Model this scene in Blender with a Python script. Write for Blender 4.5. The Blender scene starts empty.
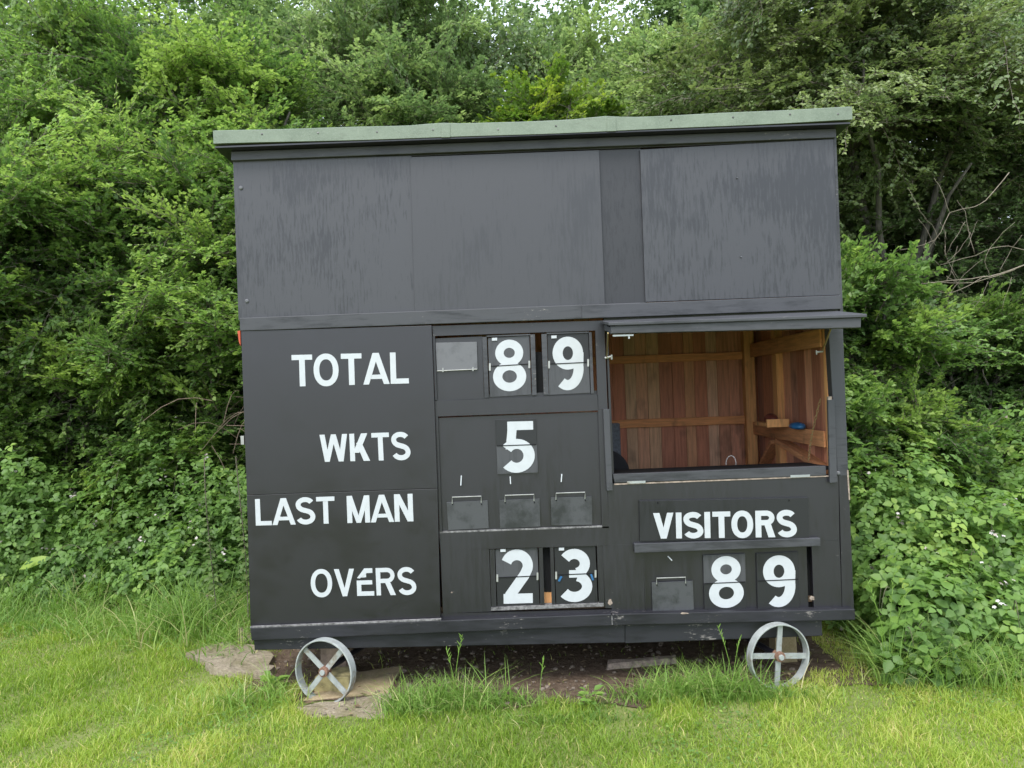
import bpy, bmesh, math, random
import numpy as np
from mathutils import Vector, Matrix

# ------------------------------------------------------------------ camera
S = bpy.context.scene
F_PX = 773.0
YAW, PIT, ROL = math.radians(0.9157), math.radians(0.5904), math.radians(-2.0326)
CAM = np.array([0.0, -4.2, 1.6])
def cam_axes():
    cy, sy, cp, sp = math.cos(YAW), math.sin(YAW), math.cos(PIT), math.sin(PIT)
    fw = np.array([-sy*cp, cy*cp, sp]); rt = np.array([cy, sy, 0.0]); up = np.cross(rt, fw)
    cr, sr = math.cos(ROL), math.sin(ROL)
    return cr*rt + sr*up, -sr*rt + cr*up, fw
RT, UP, FW = cam_axes()
cam_data = bpy.data.cameras.new('camera')
cam = bpy.data.objects.new('camera', cam_data)
S.collection.objects.link(cam)
cam_data.sensor_width = 36.0
cam_data.lens = 36.0 * F_PX / 1024.0
cam_data.clip_start = 0.05
cam_data.clip_end = 1000.0
m = Matrix.Identity(4)
for i in range(3):
    m[i][0] = RT[i]; m[i][1] = UP[i]; m[i][2] = -FW[i]; m[i][3] = CAM[i]
cam.matrix_world = m
S.camera = cam

# ------------------------------------------------------------------ light: bright overcast
SUN_EL, SUN_AZ = math.radians(58), math.radians(200)
w = bpy.data.worlds.new('World'); S.world = w; w.use_nodes = True
nt = w.node_tree; nt.nodes.clear()
sky = nt.nodes.new('ShaderNodeTexSky'); sky.sky_type = 'NISHITA'; sky.sun_disc = False
sky.sun_elevation = SUN_EL; sky.sun_rotation = SUN_AZ
sky.air_density = 1.0; sky.dust_density = 1.5; sky.ozone_density = 1.0
hs = nt.nodes.new('ShaderNodeMix'); hs.data_type = 'RGBA'; hs.inputs[0].default_value = 0.72
hs.inputs[7].default_value = (6.6, 7.2, 7.9, 1)      # even cloud cover over most of the clear sky
bg = nt.nodes.new('ShaderNodeBackground'); bg.inputs['Strength'].default_value = 0.13
wo = nt.nodes.new('ShaderNodeOutputWorld')
nt.links.new(sky.outputs[0], hs.inputs[6]); nt.links.new(hs.outputs[2], bg.inputs[0]); nt.links.new(bg.outputs[0], wo.inputs[0])
sl = bpy.data.lights.new('sun', 'SUN'); sl.energy = 1.3; sl.angle = math.radians(25); sl.color = (1.0, 0.97, 0.92)
so = bpy.data.objects.new('sun', sl); S.collection.objects.link(so)
# direction towards the sun (azimuth measured like the sky texture: 0 = +Y, clockwise)
sd = Vector((math.sin(SUN_AZ)*math.cos(SUN_EL), math.cos(SUN_AZ)*math.cos(SUN_EL), math.sin(SUN_EL)))
so.rotation_euler = sd.to_track_quat('Z', 'Y').to_euler()
S.view_settings.view_transform = 'Standard'; S.view_settings.look = 'None'
S.view_settings.exposure = 1.35; S.view_settings.gamma = 1.0; S.view_settings.use_curve_mapping = False
S.render.engine = 'CYCLES'
S.cycles.max_bounces = 6; S.cycles.diffuse_bounces = 3; S.cycles.glossy_bounces = 2
S.cycles.transmission_bounces = 3; S.cycles.transparent_max_bounces = 4

# ------------------------------------------------------------------ helpers
C = S.collection
def at(px, py, y=0.0):
    d = FW*F_PX + RT*(px-512.0) - UP*(py-384.0)
    t = (y - CAM[1]) / d[1]
    p = CAM + d*t
    return (float(p[0]), float(y), float(p[2]))
def tag(o, label=None, cat=None, group=None, kind=None):
    if label: o['label'] = label
    if cat: o['category'] = cat
    if group: o['group'] = group
    if kind: o['kind'] = kind
    return o
def thing(name, loc, label, cat, group=None):
    o = bpy.data.objects.new(name, None); C.objects.link(o); o.location = loc
    o.empty_display_size = 0.1
    return tag(o, label, cat, group)
def link(name, me, mat, parent=None):
    o = bpy.data.objects.new(name, me); C.objects.link(o)
    if mat: me.materials.append(mat)
    if parent:
        o.parent = parent
        o.matrix_parent_inverse = wm(parent).inverted()
    return o
def wm(o):
    m = Matrix.LocRotScale(o.location, o.rotation_euler, o.scale)
    if o.parent: return wm(o.parent) @ o.matrix_parent_inverse @ m
    return m
class MB:
    """collects solids in world coordinates"""
    def __init__(s): s.v = []; s.f = []; s.c = []; s.cur = (0.5, 0.5, 0.5, 1)
    def add(s, vs, fs):
        n = len(s.v); s.v += [tuple(v) for v in vs]; s.c += [s.cur]*len(vs)
        s.f += [tuple(i+n for i in f) for f in fs]
    def hexa(s, a, b):          # two matching quads (front a, back b)
        s.add(list(a)+list(b), [(3,2,1,0),(4,5,6,7),(0,1,5,4),(1,2,6,5),(2,3,7,6),(3,0,4,7)])
    def q(s, px, y, th):        # px: TL TR BR BL pixels on the plane y, thickness backwards
        a = [at(p[0], p[1], y) for p in px]; b = [(p[0], y+th, p[2]) for p in a]
        s.hexa(a, b); return s
    def box(s, x0, x1, y0, y1, z0, z1):
        a = [(x0,y0,z1),(x1,y0,z1),(x1,y0,z0),(x0,y0,z0)]; b = [(p[0],y1,p[2]) for p in a]
        s.hexa(a, b); return s
    def bar(s, p, q, w_, h_, up=(0,0,1)):     # beam from p to q
        p = Vector(p); q = Vector(q); d = (q-p).normalized()
        u = Vector(up); r = d.cross(u)
        if r.length < 1e-4: r = d.cross(Vector((1,0,0)))
        r.normalize(); u = r.cross(d).normalized()
        def ring(c): return [c - r*w_/2 + u*h_/2, c + r*w_/2 + u*h_/2, c + r*w_/2 - u*h_/2, c - r*w_/2 - u*h_/2]
        s.hexa(ring(p), ring(q)); return s
    def tube(s, pts, rad, n=6, closed=False):
        pts = [Vector(p) for p in pts]; k = len(pts)
        if not hasattr(rad, '__len__'): rad = [rad]*k
        vs = []; prev = None
        for i, p in enumerate(pts):
            if closed: d = pts[(i+1) % k] - pts[i-1]
            else: d = pts[min(i+1, k-1)] - pts[max(i-1, 0)]
            d.normalize()
            if prev is None:
                prev = d.cross(Vector((0.3, 0.2, 1)));
                if prev.length < 1e-3: prev = d.cross(Vector((1, 0, 0)))
            a = (prev - d*prev.dot(d)).normalized(); prev = a; b = d.cross(a)
            for j in range(n):
                t = 2*math.pi*j/n
                vs.append(p + (a*math.cos(t) + b*math.sin(t))*rad[i])
        fs = []
        for i in range(k if closed else k-1):
            i2 = (i+1) % k
            for j in range(n):
                j2 = (j+1) % n
                fs.append((i*n+j, i*n+j2, i2*n+j2, i2*n+j))
        if not closed:
            fs.append(tuple(range(n-1, -1, -1))); fs.append(tuple((k-1)*n+j for j in range(n)))
        s.add(vs, fs); return s
    def build(s, name, mat, parent=None, bevel=0.0, smooth=False):
        me = bpy.data.meshes.new(name); me.from_pydata(s.v, [], s.f); me.update()
        bm = bmesh.new(); bm.from_mesh(me); bmesh.ops.recalc_face_normals(bm, faces=bm.faces); bm.to_mesh(me); bm.free()
        at_ = me.color_attributes.new('tint', 'FLOAT_COLOR', 'POINT')
        at_.data.foreach_set('color', np.array(s.c, dtype=np.float32).ravel())
        if smooth: me.polygons.foreach_set('use_smooth', [True]*len(me.polygons))
        o = link(name, me, mat, parent)
        if bevel:
            b = o.modifiers.new('bevel', 'BEVEL'); b.width = bevel; b.segments = 2; b.limit_method = 'ANGLE'
        return o

# ------------------------------------------------------------------ materials
def new_mat(name):
    mt = bpy.data.materials.new(name); mt.use_nodes = True
    n = mt.node_tree; b = n.nodes['Principled BSDF']
    return mt, n, b
def N(n, t, **kw):
    x = n.nodes.new(t)
    for k, v in kw.items():
        if k in x.inputs: x.inputs[k].default_value = v
        else: setattr(x, k, v)
    return x
def ramp(n, src, stops):
    r = n.nodes.new('ShaderNodeValToRGB'); e = r.color_ramp.elements
    while len(e) < len(stops): e.new(0.5)
    for i, (p, c) in enumerate(stops):
        e[i].position = p
        if not hasattr(c, '__len__'): c = (c, c, c)
        e[i].color = (c[0], c[1], c[2], 1)
    n.links.new(src, r.inputs[0]); return r.outputs[0]
def coords(n, scale=(1,1,1), loc=(0,0,0)):
    tc = n.nodes.new('ShaderNodeTexCoord'); mp = n.nodes.new('ShaderNodeMapping')
    mp.inputs['Scale'].default_value = scale; mp.inputs['Location'].default_value = loc
    n.links.new(tc.outputs['Object'], mp.inputs[0]); return mp.outputs[0]
def noise(n, vec, scale, detail=5, rough=0.6):
    x = N(n, 'ShaderNodeTexNoise'); x.inputs['Scale'].default_value = scale
    x.inputs['Detail'].default_value = detail; x.inputs['Roughness'].default_value = rough
    n.links.new(vec, x.inputs['Vector']); return x.outputs['Fac']
def mix(n, fac, a, b, mode='MIX'):
    x = n.nodes.new('ShaderNodeMix'); x.data_type = 'RGBA'; x.blend_type = mode
    for s_, v in ((0, fac), (6, a), (7, b)):
        if hasattr(v, 'is_linked') or hasattr(v, 'links'): n.links.new(v, x.inputs[s_])
        else: x.inputs[s_].default_value = v if s_ == 0 else (v[0], v[1], v[2], 1)
    return x.outputs[2]
def bump(n, b, h, strength=0.3, dist=0.002):
    x = N(n, 'ShaderNodeBump'); x.inputs['Strength'].default_value = strength; x.inputs['Distance'].default_value = dist
    n.links.new(h, x.inputs['Height']); n.links.new(x.outputs[0], b.inputs['Normal'])

def black_paint(name, base=(0.030,0.032,0.036), worn=(0.075,0.077,0.083), amt=0.5, rough=0.42, chips=0.0, grain=(9,9,1.0), spec=0.5, thr=0.16):
    mt, n, b = new_mat(name)
    v = coords(n, grain); s1 = noise(n, v, 5, 7, 0.7)
    v2 = coords(n, (1,1,0.8)); s2 = noise(n, v2, 2.2, 4, 0.55)
    mul = N(n, 'ShaderNodeMath', operation='MULTIPLY'); n.links.new(s1, mul.inputs[0]); n.links.new(s2, mul.inputs[1])
    f = ramp(n, mul.outputs[0], [(thr, 0.0), (thr+0.04+0.14*amt, 1.0)])
    col = mix(n, f, base, worn)
    # pale scratches and chips of bare wood
    if chips > 0:
        c1 = noise(n, coords(n, (1.0,1,3.5), (3,1,2)), 22, 6, 0.75)
        c2 = noise(n, coords(n, (1,1,1), (7,2,5)), 2.4, 3, 0.6)
        m2 = N(n, 'ShaderNodeMath', operation='MULTIPLY'); n.links.new(c1, m2.inputs[0]); n.links.new(c2, m2.inputs[1])
        cf = ramp(n, m2.outputs[0], [(0.385-0.07*chips, 0.0), (0.425-0.07*chips, 0.7)])
        col = mix(n, cf, col, (0.26,0.235,0.22))
    n.links.new(col, b.inputs['Base Color'])
    rr = ramp(n, f, [(0.0, rough-0.04), (1.0, rough+0.06)])
    n.links.new(rr, b.inputs['Roughness']); b.inputs['IOR'].default_value = 1.45
    b.inputs['Specular IOR Level'].default_value = spec
    bump(n, b, s1, 0.15, 0.0010)
    return mt
M = {}
M['upper'] = black_paint('weathered_black_plywood', (0.013,0.013,0.017), (0.036,0.036,0.043), 0.20, 0.42, 0.0, (15,15,1.9), spec=0.8, thr=0.185)
M['upper2'] = black_paint('weathered_black_plywood_smooth', (0.021,0.021,0.026), (0.034,0.034,0.041), 0.25, 0.45, 0.0, (13,13,1.5), spec=0.8, thr=0.165)
M['upper3'] = black_paint('weathered_black_plywood_dark', (0.008,0.008,0.011), (0.020,0.020,0.025), 0.2, 0.45, 0.0, (16,16,3), spec=0.7, thr=0.19)
M['panel'] = black_paint('black_painted_panel', (0.0072,0.0062,0.0112), (0.0076,0.0066,0.0116), 0.5, 0.34, 0.0, (1,1,1.5), spec=0.9)
M['board'] = black_paint('black_painted_board', (0.0085,0.0075,0.0125), (0.0115,0.0105,0.0160), 0.6, 0.36, 0.12, spec=0.9)
M['trim'] = black_paint('black_painted_batten', (0.026,0.027,0.031), (0.055,0.056,0.063), 0.4, 0.5, 0.25, (1.2,9,9))
M['beam'] = black_paint('scuffed_black_beam', (0.009,0.009,0.012), (0.019,0.019,0.024), 0.6, 0.5, 0.85, (1.2,9,9))
M['recess'] = black_paint('black_recessed_board', (0.0080,0.0070,0.0120), (0.0100,0.0090,0.0145), 0.5, 0.34, 0.0, spec=0.9)
M['inner_black'] = black_paint('matt_black_lining', (0.006,0.006,0.007), (0.012,0.012,0.013), 0.5, 0.7, 0.0, spec=0.2)
M['plate_dark'] = black_paint('dark_number_plate', (0.011,0.0115,0.013), (0.018,0.0185,0.021), 0.4, 0.35, thr=0.12)
M['plate_sheen'] = black_paint('sheen_number_plate', (0.040,0.041,0.046), (0.062,0.063,0.070), 0.4, 0.35)  # sheen of the tilted leaves put into the colour as a lighter grey
M['plate_sheen_pale'] = black_paint('pale_sheen_number_plate', (0.12,0.12,0.13), (0.17,0.17,0.185), 0.4, 0.35)
M['blank'] = black_paint('smudged_metal_blank', (0.025,0.027,0.029), (0.060,0.062,0.067), 0.5, 0.38, 0.0, (2,2,2))
M['slate'] = black_paint('grey_tin_flap', (0.085,0.085,0.092), (0.13,0.13,0.14), 0.5, 0.35, 0.0, (2,2,2))

def simple(name, col, rough=0.5, metal=0.0, var=0.15, sc=20):
    mt, n, b = new_mat(name)
    f = noise(n, coords(n), sc, 4, 0.6)
    c = mix(n, ramp(n, f, [(0.3, 0.0), (0.7, 1.0)]), [x*(1-var) for x in col], [min(1, x*(1+var)) for x in col])
    n.links.new(c, b.inputs['Base Color']); b.inputs['Roughness'].default_value = rough; b.inputs['Metallic'].default_value = metal
    return mt
M['white'] = simple('white_number_vinyl', (0.475,0.495,0.52), 0.5, 0, 0.04, 30)
M['steel'] = simple('galvanised_steel', (0.42,0.46,0.47), 0.42, 0.25, 0.18, 14)
mt, n, b = new_mat('dirty_galvanised_steel')
g = noise(n, coords(n), 16, 6, 0.65); g2 = noise(n, coords(n, loc=(4,1,2)), 9, 5, 0.7)
c = mix(n, ramp(n, g, [(0.35, 0.0), (0.65, 1.0)]), (0.27,0.29,0.285), (0.40,0.42,0.41))
c = mix(n, ramp(n, g2, [(0.54, 0.0), (0.66, 0.8)]), c, (0.19,0.14,0.09))
n.links.new(c, b.inputs['Base Color']); b.inputs['Roughness'].default_value = 0.55; b.inputs['Metallic'].default_value = 0.15
bump(n, b, g, 0.3, 0.002)
M['steel'] = mt
M['wire'] = simple('wire', (0.40,0.40,0.39), 0.4, 0.4)
M['brass'] = simple('brass', (0.42,0.33,0.16), 0.4, 0.6)
M['rust'] = simple('rusty_iron', (0.20,0.11,0.075), 0.8, 0.1, 0.4, 60)
M['rawwood'] = simple('bare_wood_edge', (0.28,0.22,0.18), 0.8, 0, 0.5, 40)
M['greyedge'] = simple('worn_wood_edge', (0.15,0.145,0.145), 0.8, 0, 0.75, 45)
M['blue'] = simple('blue_plastic', (0.02,0.11,0.26), 0.4)
M['red'] = simple('dull_red_plastic', (0.14,0.035,0.025), 0.5)
M['orange'] = simple('orange_red_plastic', (0.50,0.08,0.03), 0.5)
M['blackcloth'] = simple('black_fabric', (0.006,0.006,0.008), 0.85)
M['greycloth'] = simple('grey_fabric', (0.17,0.19,0.22), 0.9, 0, 0.35, 60)
M['brick'] = simple('old_brick', (0.30,0.22,0.17), 0.9, 0, 0.35, 25)
M['stone'] = simple('mossy_yellow_stone', (0.32,0.27,0.13), 0.9, 0, 0.4, 18)

mt, n, b = new_mat('pale_green_roof_sheet')
f1 = noise(n, coords(n), 6, 6, 0.65)
c = mix(n, ramp(n, f1, [(0.35, 0.0), (0.65, 1.0)]), (0.135,0.170,0.125), (0.185,0.225,0.170))
f2 = noise(n, coords(n, (1,1,4), (2,5,1)), 9, 8, 0.8); f3 = noise(n, coords(n), 160, 3, 0.7)
c = mix(n, ramp(n, f2, [(0.55, 0.0), (0.68, 0.55)]), c, (0.085,0.095,0.070))
c = mix(n, ramp(n, f3, [(0.50, 0.0), (0.62, 0.30)]), c, (0.26,0.29,0.24))
bump(n, b, f3, 0.5, 0.002)
n.links.new(c, b.inputs['Base Color']); b.inputs['Roughness'].default_value = 0.6
M['roof'] = mt

def wood_mat(name, use_tint=True, col=(0.35,0.16,0.07), axis='z'):
    mt, n, b = new_mat(name)
    sc = {'z': (22,22,1.6), 'x': (1.6,22,22), 'y': (22,1.6,22)}[axis]
    g = noise(n, coords(n, sc), 3, 6, 0.65)
    k = noise(n, coords(n, (1,1,.5)), 7, 3, 0.5)
    if use_tint:
        a = N(n, 'ShaderNodeVertexColor'); a.layer_name = 'tint'; base = a.outputs['Color']
    else:
        r = n.nodes.new('ShaderNodeRGB'); r.outputs[0].default_value = (*col, 1); base = r.outputs[0]
    d = mix(n, ramp(n, g, [(0.3, 0.62), (0.7, 1.12)]), (0,0,0), (1,1,1))
    c = mix(n, 1.0, base, d, 'MULTIPLY')
    kf = ramp(n, k, [(0.60, 0.0), (0.72, 0.55)])
    c = mix(n, kf, c, (0.07,0.045,0.03))
    n.links.new(c, b.inputs['Base Color']); b.inputs['Roughness'].default_value = 0.75
    bump(n, b, g, 0.3, 0.002)
    return mt
M['planks'] = wood_mat('cedar_planks')
M['stud'] = wood_mat('orange_pine_stud', False, (0.80,0.40,0.16), 'z')
M['rail'] = wood_mat('orange_pine_rail', False, (0.78,0.34,0.14), 'x')
M['rail_y'] = wood_mat('orange_pine_side_rail', False, (0.64,0.29,0.13), 'y')
M['floorwood'] = wood_mat('floor_boards', False, (0.16,0.11,0.07), 'x')

mt, n, b = new_mat('old_concrete')
g = noise(n, coords(n), 55, 8, 0.75); g2 = noise(n, coords(n), 5, 4, 0.6)
c = mix(n, ramp(n, g, [(0.35, 0.0), (0.65, 1.0)]), (0.17,0.135,0.09), (0.38,0.32,0.235))
c = mix(n, ramp(n, g2, [(0.45, 0.0), (0.62, 0.6)]), c, (0.16,0.14,0.06))
n.links.new(c, b.inputs['Base Color']); b.inputs['Roughness'].default_value = 0.95; bump(n, b, g, 0.9, 0.01)
M['concrete'] = mt
mt, n, b = new_mat('tan_slab')
g = noise(n, coords(n), 90, 6, 0.7); g2 = noise(n, coords(n), 7, 4, 0.6)
c = mix(n, ramp(n, g, [(0.35, 0.0), (0.65, 1.0)]), (0.28,0.21,0.12), (0.38,0.30,0.19))
c = mix(n, ramp(n, g2, [(0.45, 0.0), (0.65, 0.5)]), c, (0.17,0.15,0.06))
n.links.new(c, b.inputs['Base Color']); b.inputs['Roughness'].default_value = 0.9; bump(n, b, g, 0.5, 0.004)
M['slab'] = mt

def leaf_mat(name, stops, trans=0.25, rough=0.45):
    """stops: colours along the tint value carried by each leaf"""
    mt, n, b = new_mat(name)
    a = N(n, 'ShaderNodeVertexColor'); a.layer_name = 'tint'
    sp = n.nodes.new('ShaderNodeSeparateColor'); n.links.new(a.outputs['Color'], sp.inputs[0])
    c = ramp(n, sp.outputs[0], stops)
    n.links.new(c, b.inputs['Base Color']); b.inputs['Roughness'].default_value = rough
    b.inputs['Specular IOR Level'].default_value = 0.4
    tr = N(n, 'ShaderNodeBsdfTranslucent'); mx = n.nodes.new('ShaderNodeMixShader'); mx.inputs[0].default_value = trans
    hv = N(n, 'ShaderNodeHueSaturation'); hv.inputs['Saturation'].default_value = 1.1; hv.inputs['Value'].default_value = 1.5
    n.links.new(c, hv.inputs['Color']); n.links.new(hv.outputs[0], tr.inputs[0])
    n.links.new(b.outputs[0], mx.inputs[1]); n.links.new(tr.outputs[0], mx.inputs[2])
    n.links.new(mx.outputs[0], n.nodes['Material Output'].inputs[0])
    return mt
M['haw'] = leaf_mat('hawthorn_leaf', [(0.0,(0.051,0.092,0.031)),(0.45,(0.120,0.210,0.058)),(0.8,(0.216,0.330,0.085)),(1.0,(0.310,0.424,0.113))], 0.42)
M['tree'] = leaf_mat('tree_leaf', [(0.0,(0.078,0.121,0.050)),(0.5,(0.165,0.249,0.093)),(1.0,(0.328,0.425,0.154))], 0.40)
M['ivy'] = leaf_mat('ivy_leaf', [(0.0,(0.063,0.098,0.036)),(0.5,(0.126,0.180,0.063)),(1.0,(0.231,0.290,0.099))], 0.3, 0.4)
M['yellow'] = leaf_mat('yellowish_leaf', [(0.0,(0.09,0.16,0.03)),(0.5,(0.16,0.26,0.045)),(1.0,(0.32,0.40,0.07))], 0.4)
M['bramble'] = leaf_mat('bramble_leaf', [(0.0,(0.068,0.135,0.031)),(0.5,(0.150,0.263,0.054)),(1.0,(0.316,0.431,0.084))], 0.36, 0.5)
M['grass'] = leaf_mat('grass_blade', [(0.0,(0.125,0.215,0.028)),(0.55,(0.280,0.395,0.056)),(0.82,(0.44,0.50,0.105)),(1.0,(0.64,0.54,0.25))], 0.38, 0.5)
M['tallgrass'] = leaf_mat('tall_grass_blade', [(0.0,(0.087,0.173,0.035)),(0.55,(0.214,0.347,0.067)),(0.82,(0.393,0.462,0.139)),(1.0,(0.578,0.497,0.289))], 0.35, 0.5)
M['flower'] = leaf_mat('bramble_flower', [(0.0,(0.45,0.36,0.33)),(1.0,(0.75,0.71,0.69))], 0.2, 0.6)
M['pebble'] = simple('pebble', (0.17,0.135,0.105), 0.95, 0, 0.5, 40)
M['deadleaf'] = leaf_mat('dead_leaf', [(0.0,(0.10,0.065,0.035)),(1.0,(0.34,0.26,0.15))], 0.1, 0.8)
def bark_mat(name, a, c_):
    mt, n, b = new_mat(name)
    g = noise(n, coords(n, (6,6,1)), 6, 6, 0.7)
    c = mix(n, ramp(n, g, [(0.35, 0.0), (0.65, 1.0)]), a, c_)
    n.links.new(c, b.inputs['Base Color']); b.inputs['Roughness'].default_value = 0.9; bump(n, b, g, 0.6, 0.01)
    return mt
M['bark'] = bark_mat('bark', (0.045,0.040,0.032), (0.12,0.11,0.09))
M['twig'] = bark_mat('twig_bark', (0.10,0.085,0.065), (0.20,0.17,0.13))
M['dead'] = bark_mat('dead_wood', (0.17,0.14,0.10), (0.27,0.23,0.18))
M['greencane'] = bark_mat('bramble_cane', (0.07,0.10,0.04), (0.15,0.13,0.08))
M['cane'] = bark_mat('dry_cane', (0.16,0.11,0.08), (0.28,0.21,0.16))

# ground: turf, bare soil under and around the scoreboard, litter under the trees
mt, n, b = new_mat('ground')
g1 = noise(n, coords(n), 1.3, 5, 0.6); g2 = noise(n, coords(n), 28, 7, 0.75); g3 = noise(n, coords(n), 110, 4, 0.7)
turf = mix(n, ramp(n, g1, [(0.35, 0.0), (0.65, 1.0)]), (0.135,0.172,0.048), (0.215,0.240,0.080))
turf = mix(n, ramp(n, g2, [(0.5, 0.0), (0.68, 0.7)]), turf, (0.20,0.165,0.10))
n.links.new(turf, b.inputs['Base Color']); b.inputs['Roughness'].default_value = 1.0
b.inputs['Specular IOR Level'].default_value = 0.1
bump(n, b, g3, 0.6, 0.01)
M['ground'] = mt
mt, n, b = new_mat('bare_soil')
g2 = noise(n, coords(n), 20, 8, 0.75); g3 = noise(n, coords(n), 120, 5, 0.8)
soil = mix(n, ramp(n, g2, [(0.35, 0.0), (0.68, 1.0)]), (0.085,0.058,0.040), (0.20,0.145,0.105))
soil = mix(n, ramp(n, g3, [(0.60, 0.0), (0.66, 0.8)]), soil, (0.26,0.21,0.16))
n.links.new(soil, b.inputs['Base Color']); b.inputs['Roughness'].default_value = 1.0
b.inputs['Specular IOR Level'].default_value = 0.1
bump(n, b, g2, 1.0, 0.03)
M['soil'] = mt
mt, n, b = new_mat('woodland_floor')
g2 = noise(n, coords(n), 14, 8, 0.75)
soil = mix(n, ramp(n, g2, [(0.35, 0.0), (0.68, 1.0)]), (0.035,0.030,0.018), (0.085,0.075,0.042))
n.links.new(soil, b.inputs['Base Color']); b.inputs['Roughness'].default_value = 1.0
M['litter'] = mt

# ------------------------------------------------------------------ lettering
def stroke_path(pts, t):
    """constant-width ribbon along a polyline -> list of quads (2D)"""
    P = [np.array(p, float) for p in pts]; k = len(P); L = []; R_ = []
    closed = np.allclose(P[0], P[-1])
    for i in range(k):
        if closed: a = P[i-1] if i > 0 else P[-2]; c = P[i+1] if i < k-1 else P[1]
        else: a = P[max(i-1, 0)]; c = P[min(i+1, k-1)]
        d = c-a; d = d/np.linalg.norm(d); nn = np.array([-d[1], d[0]])
        L.append(P[i]+nn*t/2); R_.append(P[i]-nn*t/2)
    return [[L[i], L[i+1], R_[i+1], R_[i]] for i in range(k-1)]
def arc(cx, cy, rx, ry, a0, a1, n=18, p=2.0):
    o = []
    for i in range(n+1):
        a = math.radians(a0+(a1-a0)*i/n); ca, sa = math.cos(a), math.sin(a)
        o.append((cx+rx*math.copysign(abs(ca)**(2/p), ca), cy+ry*math.copysign(abs(sa)**(2/p), sa)))
    return o
def R2(x0, y0, x1, y1): return [[(x0,y1),(x1,y1),(x1,y0),(x0,y0)]]
def PG(a, b_, c, d, y0=0.0, y1=1.0): return [[(c,y1),(d,y1),(b_,y0),(a,y0)]]
def ringq(cx, cy, ox, oy, ix, iy, n=40):
    O = arc(cx, cy, ox, oy, 0, 360, n); I = arc(cx, cy, ix, iy, 0, 360, n)
    return [[O[k], O[k+1], I[k+1], I[k]] for k in range(n)]
def glyph(ch, t=0.19):
    """list of layers; every layer a list of quads; returns (layers, width); height 1"""
    if ch == 'T': return [R2(0,1-t*.9,.66,1), R2(.33-t/2,0,.33+t/2,1-t*.9)], .66
    if ch == 'L': return [R2(0,0,t,1), R2(t,0,.58,t*.9)], .58
    if ch == 'I': return [R2(0,0,t,1)], t
    if ch == 'E': return [R2(0,0,t,1), R2(t,1-t*.9,.62,1), R2(t,.5-t*.42,.59,.5+t*.42), R2(t,0,.64,t*.9)], .64
    if ch == 'É':   # the E whose upper corner has peeled away: bottom half intact, loose slanting top arm
        return [R2(0,0,t,.56), R2(t,.56-t*.9,.58,.56), R2(t,0,.64,t*.95), [[(.02,.66),(.30,1.0),(.38,.82),(.12,.64)]], [[(.30,1.0),(.60,1.0),(.60,.83),(.24,.83)]], [[(.02,.66),(.16,.80),(.36,.84),(.36,.68)]]], .64
    if ch == 'A': return [PG(0,t*1.0,.42-t*.55,.42+t*.5), PG(.84-t*1.0,.84,.42-t*.5,.42+t*.55), R2(.20,.17,.64,.17+t*.75)], .84
    if ch == 'V': return [PG(.375-t*.5,.375+t*.5,0,t*1.1), PG(.375-t*.5,.375+t*.5,.75-t*1.1,.75)], .75
    if ch == 'W': return [PG(.26-t*.5,.26+t*.5,0,t*1.05), PG(.26-t*.5,.26+t*.5,.52-t*.5,.52+t*.5),
                          PG(.78-t*.5,.78+t*.5,.52-t*.5,.52+t*.5), PG(.78-t*.5,.78+t*.5,1.04-t*1.05,1.04)], 1.04
    if ch == 'M': return [R2(0,0,t,1), R2(.82-t,0,.82,1), PG(.41-t*.45,.41+t*.45,0,t*1.08), PG(.41-t*.45,.41+t*.45,.82-t*1.08,.82)], .82
    if ch == 'N': return [R2(0,0,t,1), R2(.67-t,0,.67,1), PG(.67-t*1.15,.67,0,t*1.15)], .67
    if ch == 'K': return [R2(0,0,t,1), PG(t*.6,t*1.9,.68-t*1.3,.68,.30,1.0), PG(.74-t*1.3,.74,.24,.24+t*1.15,0,.66)], .74
    if ch == 'O': return [stroke_path(arc(.40,.5,.40-t/2,.52-t/2,0,360,40,2.15), t)], .80
    if ch == 'R':
        q = [(.02,1-t*.46)] + arc(.43,.735,.26,.265-t*.46,90,-90,14) + [(.02,.47+t*.46)]
        q = [(.02,1-t*.46),(.40,1-t*.46)] + arc(.41,.725,.26-t*.3,.275-t*.46,80,-80,12) + [(.40,.45+t*.46),(.02,.45+t*.46)]
        q = [p_ for p_ in q]
        return [R2(0,0,t,1), stroke_path(q, t*.92), PG(.72-t*1.2,.72,.32,.32+t*1.15,0,.50)], .72
    if ch == 'S':
        p = arc(.335,.735,.25,.265-t/2+.01,25,180,12) + arc(.335,.735,.25,.21,180,245,5)[1:]
        q = arc(.345,.275,.26,.22,65,0,5) + arc(.345,.275,.26,.275-t/2+.01,0,-160,14)[1:]
        return [stroke_path(p+q, t)], .67
    if ch == '8': return [ringq(.333,.745,.283,.257,.112,.098), ringq(.333,.285,.333,.287,.145,.122)], .666
    if ch == '9':
        tail = [(.505,.70)] + arc(.285,.40,.215,.315,10,-125,18)
        return [ringq(.297,.69,.297,.312,.10,.130), stroke_path(tail, .195)], .60
    if ch == '5':
        bowl = [(.12,.455)] + arc(.285,.325,.215,.235,143,-140,26)
        return [R2(.13,.83,.58,1.0), [[(.13,.83),(.29,.83),(.262,.50),(.095,.455)]], stroke_path(bowl[1:], .195)], .60
    if ch == '2':
        p = arc(.32,.70,.215,.205,160,-15,16) + [(.47,.53),(.16,.13)]
        return [stroke_path(p, .20), R2(.05,0,.62,.18)], .62
    if ch == '3':
        a = arc(.30,.725,.20,.185,148,-75,18); c = arc(.30,.29,.235,.20,75,-145,20)
        return [stroke_path(a, .192), stroke_path(c, .192), R2(.20,.46,.38,.60)], .62
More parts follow.
